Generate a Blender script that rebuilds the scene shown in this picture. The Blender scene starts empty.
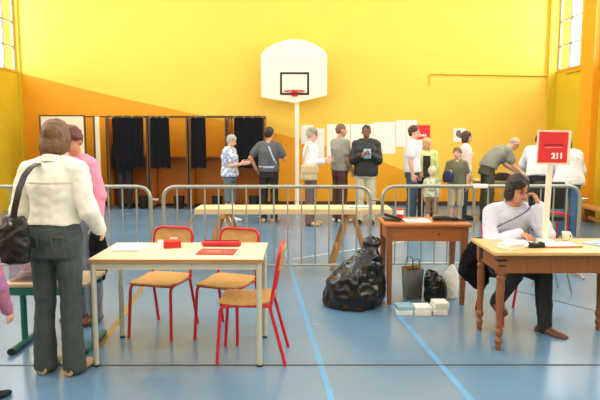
import bpy, bmesh, math, random
from mathutils import Vector, Matrix, noise
V = Vector
R = math.radians
random.seed(7)
scene = bpy.context.scene
COL = scene.collection

# ------------------------------------------------------------------ materials
def lin(c):
    return tuple(((x / 12.92) if x <= 0.04045 else ((x + 0.055) / 1.055) ** 2.4) for x in [v / 255 for v in c])

MATS = {}
def mat(name, rgb, rough=0.6, var=0.08, scale=8.0, bump=0.0, metal=0.0, spec=0.5, rgb2=None, kind='noise', stretch=None, coat=0.0):
    if name in MATS:
        return MATS[name]
    m = bpy.data.materials.new(name)
    m.use_nodes = True
    nt = m.node_tree
    b = nt.nodes['Principled BSDF']
    b.inputs['Roughness'].default_value = rough
    b.inputs['Metallic'].default_value = metal
    b.inputs['Specular IOR Level'].default_value = spec
    b.inputs['Coat Weight'].default_value = coat
    tc = nt.nodes.new('ShaderNodeTexCoord')
    src = tc.outputs['Object']
    if stretch:
        mp = nt.nodes.new('ShaderNodeMapping')
        mp.inputs['Scale'].default_value = stretch
        nt.links.new(src, mp.inputs['Vector'])
        src = mp.outputs['Vector']
    if kind == 'voronoi':
        tx = nt.nodes.new('ShaderNodeTexVoronoi'); fac = tx.outputs['Distance']
    else:
        tx = nt.nodes.new('ShaderNodeTexNoise'); fac = tx.outputs['Fac']
        tx.inputs['Detail'].default_value = 4
    tx.inputs['Scale'].default_value = scale
    nt.links.new(src, tx.inputs['Vector'])
    rp = nt.nodes.new('ShaderNodeValToRGB')
    c = lin(rgb)
    if rgb2:
        d = lin(rgb2)
        rp.color_ramp.elements[0].position = 0.38; rp.color_ramp.elements[1].position = 0.6
    else:
        d = tuple(min(1, x * (1 + var)) for x in c)
        c = tuple(x * (1 - var) for x in c)
        rp.color_ramp.elements[0].position = 0.3; rp.color_ramp.elements[1].position = 0.7
    rp.color_ramp.elements[0].color = (*c, 1); rp.color_ramp.elements[1].color = (*d, 1)
    nt.links.new(fac, rp.inputs['Fac'])
    nt.links.new(rp.outputs['Color'], b.inputs['Base Color'])
    if bump:
        bp = nt.nodes.new('ShaderNodeBump')
        bp.inputs['Strength'].default_value = bump; bp.inputs['Distance'].default_value = 0.01
        nt.links.new(fac, bp.inputs['Height'])
        nt.links.new(bp.outputs['Normal'], b.inputs['Normal'])
    MATS[name] = m
    return m

def glassy(name, tint, mixf=0.12):
    m = bpy.data.materials.new(name); m.use_nodes = True
    nt = m.node_tree
    nt.nodes.remove(nt.nodes['Principled BSDF'])
    out = nt.nodes['Material Output']
    t = nt.nodes.new('ShaderNodeBsdfTransparent'); t.inputs['Color'].default_value = (*lin(tint), 1)
    g = nt.nodes.new('ShaderNodeBsdfGlossy'); g.inputs['Roughness'].default_value = 0.08
    mx = nt.nodes.new('ShaderNodeMixShader'); mx.inputs[0].default_value = mixf
    nt.links.new(t.outputs[0], mx.inputs[1]); nt.links.new(g.outputs[0], mx.inputs[2])
    nt.links.new(mx.outputs[0], out.inputs['Surface'])
    return m

def emissive(name, strength):
    m = bpy.data.materials.new(name); m.use_nodes = True
    b = m.node_tree.nodes['Principled BSDF']
    b.inputs['Base Color'].default_value = (1, 1, 1, 1)
    b.inputs['Emission Color'].default_value = (1, 0.97, 0.9, 1)
    b.inputs['Emission Strength'].default_value = strength
    return m

# ------------------------------------------------------------------ mesh builder
class MB:
    def __init__(s):
        s.bm = bmesh.new()
    def box(s, c, size, rz=0.0, bevel=0.0, M=None):
        r = bmesh.ops.create_cube(s.bm, size=1)
        vs = r['verts']
        for v in vs:
            v.co = V((v.co.x * size[0], v.co.y * size[1], v.co.z * size[2]))
        if bevel:
            es = list({e for v in vs for e in v.link_edges})
            rb = bmesh.ops.bevel(s.bm, geom=es, offset=bevel, segments=2, affect='EDGES', profile=0.6)
            vs = list({v for f in rb['faces'] for v in f.verts} | {v for v in vs if v.is_valid})
        T = Matrix.Translation(V(c)) @ (M if M is not None else Matrix.Rotation(rz, 4, 'Z'))
        for v in vs:
            v.co = T @ v.co
        return s
    def loft(s, rings, n=14):
        """rings: (centre, rx, ry, xaxis, yaxis)"""
        prev = None; first = None
        for c, rx, ry, xa, ya in rings:
            cur = [s.bm.verts.new(c + xa * (rx * math.cos(2 * math.pi * k / n)) + ya * (ry * math.sin(2 * math.pi * k / n))) for k in range(n)]
            if prev:
                for k in range(n):
                    s.bm.faces.new((prev[k], prev[(k + 1) % n], cur[(k + 1) % n], cur[k]))
            else:
                first = cur
            prev = cur
        s.bm.faces.new(list(reversed(first))); s.bm.faces.new(prev)
        return s
    def tube(s, pts, r, n=8, closed=False):
        pts = [V(p) for p in pts]
        rr = r if isinstance(r, (list, tuple)) else [r] * len(pts)
        rings = []; up = None
        N = len(pts)
        for i, p in enumerate(pts):
            if closed:
                d = (pts[(i + 1) % N] - pts[i - 1]).normalized()
            else:
                d = (pts[min(i + 1, N - 1)] - pts[max(i - 1, 0)]).normalized()
            if up is None:
                up = V((0, 0, 1)) if abs(d.z) < 0.9 else V((1, 0, 0))
            x = up - d * up.dot(d)
            if x.length < 1e-4:
                x = d.orthogonal()
            x.normalize(); up = x
            rings.append((p, rr[i], rr[i], x, d.cross(x)))
        if closed:
            vs = [[s.bm.verts.new(c + xa * (rx * math.cos(2 * math.pi * k / n)) + ya * (ry * math.sin(2 * math.pi * k / n))) for k in range(n)] for c, rx, ry, xa, ya in rings]
            for i in range(N):
                a, b = vs[i], vs[(i + 1) % N]
                for k in range(n):
                    s.bm.faces.new((a[k], a[(k + 1) % n], b[(k + 1) % n], b[k]))
            return s
        return s.loft(rings, n)
    def capsule(s, a, b, ra, rb, n=12):
        a = V(a); b = V(b); d = (b - a)
        if d.length < 1e-5:
            d = V((0, 0, 1e-3))
        d.normalize(); x = d.orthogonal().normalized(); y = d.cross(x)
        rings = []
        for t in (-80, -50, -20):
            rings.append((a + d * ra * math.sin(R(t)), ra * math.cos(R(t)), ra * math.cos(R(t)), x, y))
        for t in (0.0, 0.33, 0.67, 1.0):
            r = ra + (rb - ra) * t
            rings.append((a.lerp(b, t), r, r, x, y))
        for t in (20, 50, 80):
            rings.append((b + d * rb * math.sin(R(t)), rb * math.cos(R(t)), rb * math.cos(R(t)), x, y))
        return s.loft(rings, n)
    def ell(s, c, rx, ry, rz, X=V((1, 0, 0)), Y=V((0, 1, 0)), Z=V((0, 0, 1)), n=14, m=9):
        c = V(c); rings = []
        for i in range(m):
            a = -math.pi / 2 + math.pi * (i + 0.5) / m
            rings.append((c + Z * (rz * math.sin(a)), rx * math.cos(a), ry * math.cos(a), X, Y))
        return s.loft(rings, n)
    def lathe(s, prof, c, n=16):
        c = V(c)
        return s.loft([(c + V((0, 0, z)), r, r, V((1, 0, 0)), V((0, 1, 0))) for r, z in prof], n)
    def prism(s, poly, y0, y1):
        """poly of (x,z), extruded along y"""
        a = [s.bm.verts.new((x, y0, z)) for x, z in poly]
        b = [s.bm.verts.new((x, y1, z)) for x, z in poly]
        s.bm.faces.new(a); s.bm.faces.new(list(reversed(b)))
        for i in range(len(poly)):
            j = (i + 1) % len(poly)
            s.bm.faces.new((a[j], a[i], b[i], b[j]))
        return s
    def rough(s, amp, freq, seed=0.0, z0=None):
        s.bm.normal_update()
        for v in s.bm.verts:
            k = noise.noise(v.co * freq + V((seed, seed * 1.7, 0)))
            v.co += v.normal * amp * k
            if z0 is not None and v.co.z < z0:
                v.co.z = z0
        return s
    def mesh(s, name):
        bmesh.ops.recalc_face_normals(s.bm, faces=s.bm.faces[:])
        me = bpy.data.meshes.new(name)
        s.bm.to_mesh(me); s.bm.free()
        return me
    def build(s, name, m, parent=None, smooth=40):
        return obj(name, s.mesh(name), m, parent, smooth)

def obj(name, me, m, parent=None, smooth=40):
    o = bpy.data.objects.new(name, me)
    COL.objects.link(o)
    if m:
        me.materials.append(m)
    if smooth:
        me.shade_smooth(); me.set_sharp_from_angle(angle=R(smooth))
    if parent:
        o.parent = parent
    return o

def thing(name, label, cat, loc=(0, 0, 0), rz=0.0, group=None):
    o = bpy.data.objects.new(name, None); COL.objects.link(o)
    o.empty_display_size = 0.1
    o.location = loc; o.rotation_euler = (0, 0, rz)
    o['label'] = label; o['category'] = cat
    if group: o['group'] = group
    return o

def tag(o, label, cat, group=None):
    o['label'] = label; o['category'] = cat
    if group: o['group'] = group
    return o

def struct(o):
    o['kind'] = 'structure'; return o

def dup(root, loc, rz, label, group=None):
    r = root.copy(); COL.objects.link(r)
    r.location = loc; r.rotation_euler = (0, 0, rz); r['label'] = label
    if group: r['group'] = group
    for ch in list(root.children):
        c = ch.copy(); COL.objects.link(c); c.parent = r
        for g in list(ch.children):
            d = g.copy(); COL.objects.link(d); d.parent = c
    return r

def fillet(pts, rad, seg=5):
    """round the inner corners of a polyline"""
    pts = [V(p) for p in pts]; out = [pts[0]]
    for i in range(1, len(pts) - 1):
        p = pts[i]; a = pts[i - 1] - p; b = pts[i + 1] - p
        r = min(rad, a.length * 0.49, b.length * 0.49)
        A = p + a.normalized() * r; B = p + b.normalized() * r
        for k in range(seg + 1):
            t = k / seg
            out.append(A * (1 - t) ** 2 + p * 2 * t * (1 - t) + B * t * t)
    out.append(pts[-1]); return out

def remesh(mb, voxel, it=2, amp=0.0, freq=9.0, seed=0.0):
    me = mb.mesh('tmp')
    o = bpy.data.objects.new('tmp', me); COL.objects.link(o)
    md = o.modifiers.new('r', 'REMESH'); md.mode = 'VOXEL'; md.voxel_size = voxel; md.use_smooth_shade = True
    sm = o.modifiers.new('s', 'SMOOTH'); sm.factor = 0.5; sm.iterations = it
    dg = bpy.context.evaluated_depsgraph_get()
    out = bpy.data.meshes.new_from_object(o.evaluated_get(dg))
    bpy.data.objects.remove(o); bpy.data.meshes.remove(me)
    if amp:
        nv = [v.normal.copy() for v in out.vertices]
        for v, n in zip(out.vertices, nv):
            p = v.co
            k = noise.noise(V((p.x * freq, p.y * freq, p.z * freq * 0.7 + seed))) + 0.5 * noise.noise(V((p.x * freq * 2.2 + seed, p.y * freq * 2.2, p.z * freq * 2.2)))
            v.co = p + n * amp * k
    return out

# ------------------------------------------------------------------ colours
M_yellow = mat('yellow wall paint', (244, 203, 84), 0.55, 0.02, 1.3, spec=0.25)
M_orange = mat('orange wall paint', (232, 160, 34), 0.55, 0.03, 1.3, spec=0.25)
M_pillar = mat('orange pillar paint', (240, 160, 30), 0.5, 0.03, 2)
M_yellow_shade = mat('shaded yellow wall paint', (214, 184, 36), 0.55, 0.04, 2)  # same yellow paint, with the side walls' shade put into its colour
M_white = mat('white paint', (240, 232, 212), 0.5, 0.02, 4)
M_steel = mat('galvanised steel', (168, 168, 158), 0.42, 0.08, 30, metal=0.55)
M_red = mat('red enamel', (200, 26, 38), 0.35, 0.05, 20)
M_ply = mat('varnished plywood', (204, 154, 92), 0.42, 0.12, 5, stretch=(2, 12, 2))
M_top = mat('beige laminate', (233, 217, 182), 0.4, 0.04, 6)
M_leg = mat('grey beige enamel', (196, 194, 178), 0.4, 0.04, 10)
M_wood = mat('orange brown stained wood', (166, 96, 48), 0.45, 0.18, 4, stretch=(1.5, 10, 10))
M_wood2 = mat('brown stained wood', (140, 84, 46), 0.42, 0.2, 4, stretch=(10, 10, 1.5))
M_dtop = mat('worn pale oak', (214, 172, 112), 0.4, 0.14, 4, stretch=(1.5, 12, 6))
M_pine = mat('pale pine board', (232, 202, 154), 0.45, 0.08, 4, stretch=(1.2, 12, 8))
M_pine2 = mat('weathered pine', (190, 138, 82), 0.5, 0.12, 5, stretch=(8, 8, 1.5))
M_black = mat('matt black', (24, 24, 25), 0.6, 0.1, 20)
M_cloth_black = mat('black curtain cloth', (22, 21, 24), 0.9, 0.15, 14, spec=0.15)
M_plastic = mat('shiny black plastic', (18, 19, 21), 0.2, 0.1, 14, bump=0.08, spec=0.5)
M_paper = mat('white paper', (245, 243, 238), 0.7, 0.02, 12)
M_paper2 = mat('blueish paper', (150, 190, 215), 0.7, 0.06, 12)
M_poster = mat('poster paper', (240, 236, 228), 0.65, 0.02, 18)
M_brown = mat('dark brown metal', (88, 60, 36), 0.5, 0.1, 12)
M_panel = mat('varnished booth panel', (190, 110, 32), 0.5, 0.1, 4, stretch=(6, 6, 1.2))
M_cream = mat('cream panel', (238, 228, 204), 0.5, 0.03, 5)
M_signred = mat('sign red', (226, 44, 52), 0.5, 0.03, 9)
M_teal = mat('teal enamel', (28, 104, 94), 0.4, 0.06, 12)
M_skin = mat('light skin', (232, 178, 150), 0.5, 0.05, 20, spec=0.35)
M_skin2 = mat('tanned skin', (206, 146, 112), 0.5, 0.05, 20, spec=0.35)
M_skin3 = mat('dark skin', (140, 92, 66), 0.5, 0.06, 20, spec=0.35)
M_lip = mat('lip red', (176, 90, 84), 0.45, 0.05, 20)
M_eye = mat('dark eye', (40, 28, 22), 0.3, 0.05, 20)

# ------------------------------------------------------------------ room shell
XL, XR, YB, YF, ZC = -6.45, 5.84, 13.6, -6.0, 6.6
def make_floor_mat():
    m = mat('blue sports floor', (100, 136, 166), 0.24, 0.08, 0.9, spec=0.8)
    nt = m.node_tree; b = nt.nodes['Principled BSDF']
    n = nt.nodes.new('ShaderNodeTexNoise'); n.inputs['Scale'].default_value = 1.6; n.inputs['Detail'].default_value = 6
    mr = nt.nodes.new('ShaderNodeMapRange'); mr.inputs['To Min'].default_value = 0.17; mr.inputs['To Max'].default_value = 0.32
    tc = nt.nodes.new('ShaderNodeTexCoord')
    nt.links.new(tc.outputs['Object'], n.inputs['Vector']); nt.links.new(n.outputs['Fac'], mr.inputs['Value'])
    nt.links.new(mr.outputs['Result'], b.inputs['Roughness'])
    return m
M_floor = make_floor_mat()
struct(MB().box(((XL + XR) / 2, (YB + YF) / 2, -0.1), (XR - XL + 0.6, YB - YF + 0.6, 0.2)).build('floor', M_floor, None, 0))
struct(MB().box(((XL + XR) / 2, (YB + YF) / 2, ZC + 0.1), (XR - XL + 0.6, YB - YF + 0.6, 0.2)).build('ceiling', M_white, None, 0))
# back wall: yellow field over an orange painted sweep, one wall
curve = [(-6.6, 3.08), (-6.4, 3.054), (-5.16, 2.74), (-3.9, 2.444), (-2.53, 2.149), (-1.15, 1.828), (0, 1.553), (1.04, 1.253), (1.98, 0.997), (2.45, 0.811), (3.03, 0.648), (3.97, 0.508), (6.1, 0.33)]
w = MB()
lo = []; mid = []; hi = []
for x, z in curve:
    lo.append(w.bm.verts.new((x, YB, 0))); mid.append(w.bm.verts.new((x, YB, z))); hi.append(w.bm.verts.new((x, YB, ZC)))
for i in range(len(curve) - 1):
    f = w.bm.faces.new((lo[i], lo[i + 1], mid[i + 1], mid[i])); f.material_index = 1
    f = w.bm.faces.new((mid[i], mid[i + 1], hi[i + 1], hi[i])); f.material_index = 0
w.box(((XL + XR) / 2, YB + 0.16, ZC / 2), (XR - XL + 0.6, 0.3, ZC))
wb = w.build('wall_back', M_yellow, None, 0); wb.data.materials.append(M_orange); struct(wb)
struct(MB().box(((XL + XR) / 2, YF - 0.15, ZC / 2), (XR - XL + 0.6, 0.3, ZC)).build('wall_front', M_yellow, None, 0))
M_dark = mat('dark skirting', (78, 50, 34), 0.5)
struct(MB().box(((XL + XR) / 2, YB - 0.012, 0.05), (XR - XL, 0.024, 0.1)).build('baseboard_back', M_dark, None, 0))
SILL, HEAD = 3.08, 5.9
M_glass = glassy('window glass', (252, 254, 255), 0.02)
M_frame = mat('grey window frame', (120, 110, 92), 0.5)
def side_wall(side, x, sgn, m, bays):
    """sgn: outward direction; bays: list of (y0,y1) window openings"""
    th = 0.1; xc = x + sgn * th / 2
    w = MB()
    w.box((xc, (YB + YF) / 2, SILL / 2), (th, YB - YF, SILL))
    w.box((xc, (YB + YF) / 2, (HEAD + ZC) / 2), (th, YB - YF, ZC - HEAD))
    ys = [YF] + [v for b in bays for v in b] + [YB]
    for i in range(0, len(ys), 2):
        a, b = ys[i], ys[i + 1]
        w.box((xc, (a + b) / 2, (SILL + HEAD) / 2), (th, b - a, HEAD - SILL))
    struct(w.build('wall_' + side, m, None, 0))
wi = 1
bays_R = [(-5.2, -2.4), (-1.6, 2.2), (3.0, 6.6), (7.6, 11.4), (12.42, 13.48)]  # bays out of view continue the row, added only for their light
bays_L = [(-5.2, -2.4), (-1.6, 2.2), (3.2, 6.9), (7.9, 11.6), (12.55, 13.5)]
side_wall('left', XL, -1, M_yellow_shade, bays_L)
side_wall('right', XR, 1, M_yellow_shade, bays_R)
for x, sgn, bays in ((XL, -1, bays_L), (XR, 1, bays_R)):
    for y0, y1 in bays:
        n = max(2, round((y1 - y0) / 0.55)); rows = 5
        f = MB(); xg = x + sgn * 0.035
        for k in range(n + 1):
            t = 0.05 if k in (0, n) else 0.026
            f.box((xg, y0 + (y1 - y0) * k / n, (SILL + HEAD) / 2), (0.05, t, HEAD - SILL))
        for k in range(rows + 2):
            z = SILL + 0.54 * k if k <= rows else HEAD
            t = 0.05 if k in (0, rows + 1) else 0.026
            f.box((xg, (y0 + y1) / 2, min(z, HEAD)), (0.048, y1 - y0, t))
        wo = f.build('window_%d' % wi, M_frame, None, 0); struct(wo)
        g = MB().box((xg, (y0 + y1) / 2, (SILL + HEAD) / 2), (0.006, y1 - y0, HEAD - SILL)).build('glass', M_glass, wo, 0)
        MB().box((x + sgn * 0.0, (y0 + y1) / 2, SILL - 0.012), (0.05, y1 - y0 + 0.06, 0.024)).build('sill', M_pillar, wo, 0)
        wi += 1
ti = 1
def trim(mb, m):
    global ti
    o = mb.build('trim_%d' % ti, m, None, 0); ti += 1
    return struct(o)
for y0, y1 in ((11.55, 12.05), (7.0, 7.3), (2.45, 2.75), (-2.15, -1.85)):
    trim(MB().box((XR - 0.07, (y0 + y1) / 2, ZC / 2), (0.14, y1 - y0, ZC)), M_pillar)
for y0, y1 in ((11.95, 12.24), (7.25, 7.55), (2.55, 2.85), (-2.15, -1.85)):
    trim(MB().box((XL + 0.07, (y0 + y1) / 2, ZC / 2), (0.14, y1 - y0, ZC)), M_pillar)
trim(MB().box((XR - 0.09, YB - 0.05, ZC / 2), (0.18, 0.1, ZC)), M_yellow_shade)
trim(MB().box((XL + 0.03, YB - 0.03, ZC / 2), (0.06, 0.06, ZC)), M_yellow_shade)
# thin pipe along the back wall, turning down at its end
M_pipe = mat('yellow painted pipe', (214, 168, 40), 0.5)
trim(MB().tube(fillet([(2.97, YB - 0.018, 2.76), (2.97, YB - 0.018, 3.03), (5.72, YB - 0.018, 2.985)], 0.05), 0.015), M_pipe)
trim(MB().box((XR - 0.02, 6, 3.0), (0.03, 14, 0.05)), M_pipe)
# floor markings
M_line = mat('light blue floor line', (92, 158, 206), 0.3)
M_seam = mat('dark floor seam', (58, 52, 44), 0.5)
M_wline = mat('pale floor line', (206, 212, 210), 0.35)
def strip(a, b, wd, m, z=0.0015):
    a = V((*a, 0)); b = V((*b, 0)); d = b - a
    return trim(MB().box(((a.x + b.x) / 2, (a.y + b.y) / 2, z / 2), (d.length, wd, z), math.atan2(d.y, d.x)), m)
strip((-0.213, 8.2), (0.313, 2.0), 0.045, M_line)
strip((0.70, 7.2), (1.192, 1.8), 0.045, M_line)
strip((-2.2, 12.1), (-1.53, 4.3), 0.045, mat('ochre floor line', (150, 118, 66), 0.3))
strip((XL, 3.95), (XR, 3.975), 0.02, M_seam, 0.002)
strip((2.2, 6.05), (3.6, 3.98), 0.014, M_seam, 0.002)
strip((-0.1, 7.55), (1.6, 8.85), 0.03, M_wline)
# unseen ceiling lamps, added to brighten the hall
lamp0 = None
M_lamp = emissive('added lamp diffuser', 6)
for i, y in enumerate((-2.5, 1.0, 4.5, 8.0, 11.2)):
    for j, x in enumerate((-3.6, 0, 3.4)):
        lb = 'added unseen ceiling luminaire in the %s row, %s from the back wall' % (('left', 'middle', 'right')[j], ('fifth', 'fourth', 'third', 'second', 'first')[i])
        if lamp0 is None:
            lamp0 = thing('added_ceiling_lamp', lb, 'lamp', (x, y, ZC - 0.1))
            MB().box((0, 0, 0.05), (1.3, 0.3, 0.1), bevel=0.01).build('housing', M_white, lamp0)
            MB().box((0, 0, -0.01), (1.24, 0.24, 0.02)).build('diffuser', M_lamp, lamp0)
            lamp0['group'] = 'added ceiling lamps'
        else:
            dup(lamp0, (x, y, ZC - 0.1), 0, lb)

# ------------------------------------------------------------------ figures
def rot2(v, a):
    return V((v.x * math.cos(a) - v.y * math.sin(a), v.x * math.sin(a) + v.y * math.cos(a), v.z))

def ribbon(pts, wd, th, nrm):
    """flat strap along points; nrm gives each point's outward direction"""
    m = MB(); pv = None
    for i, p in enumerate(pts):
        p = V(p); d = (V(pts[min(i + 1, len(pts) - 1)]) - V(pts[max(i - 1, 0)])).normalized()
        n = V(nrm[i]); n = (n - d * n.dot(d)).normalized(); s = d.cross(n)
        q = [m.bm.verts.new(c) for c in (p + s * wd / 2 - n * th / 2, p + s * wd / 2 + n * th / 2, p - s * wd / 2 + n * th / 2, p - s * wd / 2 - n * th / 2)]
        if pv:
            for k in range(4): m.bm.faces.new((pv[k], pv[(k + 1) % 4], q[(k + 1) % 4], q[k]))
        else: m.bm.faces.new(q)
        pv = q
    m.bm.faces.new(list(reversed(pv)))
    return m
def hand(mb, wrist, d, n, sc=1.0, curl=0.45, left=True, fing=True, spread=0.0):
    d = d.normalized(); n = (n - d * n.dot(d)).normalized(); s = d.cross(n).normalized()
    palm = MB() if mb is None else mb
    rings = [(wrist - d * 0.015, .027, .020, s, n), (wrist + d * .02, .034, .017, s, n), (wrist + d * .055, .042, .0155, s, n), (wrist + d * .085, .041, .013, s, n), (wrist + d * .095, .034, .009, s, n)]
    palm.loft([(c, rx * sc, ry * sc, a, b) for c, rx, ry, a, b in rings], 12)
    return d, n, s

def fingers(mb, wrist, d, n, s, tside, curl):
    for i, (o, L) in enumerate(((-.031, .062), (-.0105, .078), (.0105, .084), (.031, .074))):
        o = o * tside
        p = wrist + d * 0.078 + s * o
        dd = (d + s * o * 1.6).normalized()
        pts = [p]; ang = curl * 0.5
        for seg in (0.42, 0.32, 0.26):
            p = p + (dd * math.cos(ang) + n * math.sin(ang)) * L * seg
            pts.append(p); ang += curl * 0.8
        mb.tube([pts[0] - dd * .015] + pts, [.0095, .0092, .0085, .0078, .0058], 7)
    p = wrist + d * .02 + s * .026 * tside
    q1 = p + (s * tside * .75 + d * .65 + n * .25).normalized() * .036
    q2 = q1 + (s * tside * .35 + d * .9 + n * .35).normalized() * .03
    q3 = q2 + (s * tside * .1 + d * .9 + n * .4).normalized() * .026
    mb.tube([p - s * tside * .012, p, q1, q2, q3], [.012, .013, .0115, .0098, .0065], 7)

def D(*a):
    return V(a).normalized()

NP = [0]
def person(label, loc, rz, S=1.0, lean=0, twist=0, head=(0, 0), arms=None, legs=None, pelvis_z=None, female=False,
           hair=('short', M_black), skin=M_skin, top=None, sleeve='short', hem=-0.06, loose=0.014, wide=1.0,
           bottom=None, blen='long', shoes=M_black, voxel=0.011, face=True, hscale=1.0, blouse=None, belt=None, over=None,
           shw=None, collar=None, wr=0.010, group=None, curl=0.5, baggy=1.0, flare=0.0):
    NP[0] += 1; seed = NP[0] * 3.1
    ln = R(lean); tw = R(twist)
    hipw = 0.088
    legs = legs or {}
    LEG = {'L': legs.get('L', (D(.03, -.02, -1), D(0, .03, -1))), 'R': legs.get('R', (D(-.03, -.02, -1), D(0, .03, -1)))}
    thl, shl = 0.43, 0.42
    hip = {}; knee = {}; ank = {}
    for k, sg in (('L', 1), ('R', -1)):
        hip[k] = V((sg * hipw, 0, -0.05)); knee[k] = hip[k] + LEG[k][0] * thl; ank[k] = knee[k] + LEG[k][1] * shl
    pz = pelvis_z if pelvis_z is not None else 0.085 - min(ank['L'].z, ank['R'].z)
    P0 = V((0, 0, pz))
    for dct in (hip, knee, ank):
        for k in dct: dct[k] = dct[k] + P0
    def spine(t):
        """point, xaxis, depth axis (forward), up axis"""
        N = 12; p = P0.copy(); a = 0
        if t <= 0:
            a = ln * 0.35; u = V((0, -math.sin(a), math.cos(a))); p = p + u * t
        else:
            for i in range(N):
                tt = t * (i + 0.5) / N
                q = min(1, tt / 0.25); a = ln * (0.35 + 0.65 * q * q * (3 - 2 * q))
                p = p + V((0, -math.sin(a), math.cos(a))) * (t / N)
            q = min(1, t / 0.25); a = ln * (0.35 + 0.65 * q * q * (3 - 2 * q))
        u = V((0, -math.sin(a), math.cos(a))); f = V((0, -math.cos(a), -math.sin(a)))
        ta = tw * max(0, min(1, t / 0.3))
        q = Matrix.Rotation(ta, 3, u)
        return p, q @ V((1, 0, 0)), q @ f, u
    if female:
        prof = [(-.14, .07, .08), (-.09, .155, .115), (-.03, .18, .125), (.05, .168, .115), (.14, .138, .10), (.2, .135, .098), (.28, .148, .112), (.34, .156, .122), (.40, .152, .105), (.45, .145, .085), (.485, .10, .066), (.515, .056, .054)]
        shw_ = .165; ar = .92
    else:
        prof = [(-.14, .07, .08), (-.09, .15, .11), (-.03, .172, .12), (.05, .168, .118), (.14, .158, .112), (.2, .158, .112), (.28, .168, .118), (.34, .178, .122), (.40, .178, .112), (.45, .168, .09), (.485, .115, .07), (.515, .062, .058)]
        shw_ = .188; ar = 1.0
    shw = shw or shw_
    def torso(mb, t0, t1, off, wf=1.0):
        pts = sorted(set([t0, t1] + [t for t, _, _ in prof if t0 < t < t1]))
        rings = []
        for t in pts:
            for i in range(len(prof) - 1):
                if prof[i][0] <= t <= prof[i + 1][0]:
                    k = (t - prof[i][0]) / (prof[i + 1][0] - prof[i][0])
                    rx = prof[i][1] + k * (prof[i + 1][1] - prof[i][1]); ry = prof[i][2] + k * (prof[i + 1][2] - prof[i][2])
            if t < prof[0][0]: rx, ry = prof[1][1], prof[1][2]
            if t < -0.03 and off > 0.008: rx = max(rx, .172); ry = max(ry, .118)
            p, x, f, u = spine(t)
            w2 = wf if t < .4 else 1.0
            rings.append((p, rx * w2 + off, ry * w2 + off, x, f))
        mb.loft(rings, 20)
    sh = {}; elb = {}; wri = {}; FD = {}
    arms = arms or {}
    for k, sg in (('L', 1), ('R', -1)):
        p, x, f, u = spine(.435)
        sh[k] = p + x * sg * (shw - .012)
        a = arms.get(k, (D(sg * .16, .04, -1), D(sg * .02, -.16, -1)))
        if a[0] == 'ik':   # ('ik', wrist target, elbow pole direction, hand direction, palm normal)
            tg = V(a[1]); dv = tg - sh[k]; L = min(dv.length, .52); dv.normalize()
            ca = max(-1, min(1, (.285 ** 2 + L * L - .245 ** 2) / (2 * .285 * L))); aa = math.acos(ca)
            pl = V(a[2]); pl = (pl - dv * pl.dot(dv)).normalized()
            ud = dv * math.cos(aa) + pl * math.sin(aa)
            fd_ = (sh[k] + dv * L - (sh[k] + ud * .285)).normalized()
            a = (ud, fd_) + tuple(a[3:])
            if len(a) > 2 and a[2] is None: a = (ud, fd_, fd_) + tuple(a[3:])
        elb[k] = sh[k] + a[0] * .285; wri[k] = elb[k] + a[1] * .245; FD[k] = a
    # ---- head frame
    yw, pt = R(head[0]), R(head[1])
    hf = rot2(V((0, -math.cos(pt), -math.sin(pt))), yw); hu = rot2(V((0, -math.sin(pt), math.cos(pt))), yw)
    hx = hu.cross(hf)
    pn, _, fn, un = spine(.515)
    H = hscale
    Cc = pn + (un * .06 + hu * .085) * H + hf * .022 * H
    # ---- body
    b = MB()
    torso(b, -.14, .515, 0)
    b.capsule(pn - un * .05, Cc - hu * .03 - hf * .012, .056 * ar, .05 * ar)
    b.ell(Cc + (hu * .028 - hf * .012) * H, .076 * H, .094 * H, .09 * H, hx, hf, hu)
    b.ell(Cc + (hu * -.035 + hf * .02) * H, .06 * H, .07 * H, .082 * H, hx, hf, hu)
    b.ell(Cc + (hu * -.088 + hf * .05) * H, .028 * H, .026 * H, .02 * H, hx, hf, hu)
    b.capsule(Cc + (hu * .012 + hf * .078) * H, Cc + (hu * -.024 + hf * .1) * H, .010 * H, .016 * H)
    for sg in (1, -1):
        b.ell(Cc + (hx * sg * .077 - hf * .008 - hu * .008) * H, .012 * H, .022 * H, .034 * H, hx, hf, hu)
    hd = {}
    for k, sg in (('L', 1), ('R', -1)):
        pk_, xk_, _, uk_ = spine(.47)
        b.capsule(sh[k], pk_ + xk_ * sg * .07, .052 * ar, .04 * ar)
        b.capsule(sh[k], elb[k], .053 * ar, .041 * ar)
        m1 = elb[k].lerp(wri[k], .3)
        b.capsule(elb[k], m1, .04 * ar, .042 * ar); b.capsule(m1, wri[k], .042 * ar, .027 * ar)
        a = FD[k]; dh = a[2] if len(a) > 2 else a[1]; nh = a[3] if len(a) > 3 else V((-sg, 0, 0.02))
        hd[k] = (wri[k],) + hand(b, wri[k], dh, nh)
        b.capsule(hip[k], knee[k], .092, .058)
        m2 = knee[k].lerp(ank[k], .3) + V((0, .012, 0))
        b.capsule(knee[k], m2, .056, .057); b.capsule(m2, ank[k], .057, .037)
        fd = rot2(V((0, -1, 0)), R(8 * sg + (legs.get('F' + k, 0))))
        b.capsule(ank[k] + V((0, 0, -.045)) - fd * .03, ank[k] + fd * .11 + V((0, 0, -.058)), .037, .026)
        b.ell(ank[k] + fd * .13 + V((0, 0, -.062)), .04, .055, .02, V((fd.y, -fd.x, 0)), fd, V((0, 0, 1)))
    me = remesh(b, voxel, 3)
    fb = MB(); fb.bm.from_mesh(me)
    for k, sg in (('L', 1), ('R', -1)):
        wr_, d_, n_, s_ = hd[k]
        # thumb points forward / up side of the palm
        ref = FD[k][4] if len(FD[k]) > 4 else V((0, -1, .3))
        ts = 1 if s_.dot(ref) > 0 else -1
        fingers(fb, wr_, d_, n_, s_, ts, curl)
    bpy.data.meshes.remove(me)
    root = thing('person', label, 'person', loc, R(rz), group)
    root.scale = (S, S, S)
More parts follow.
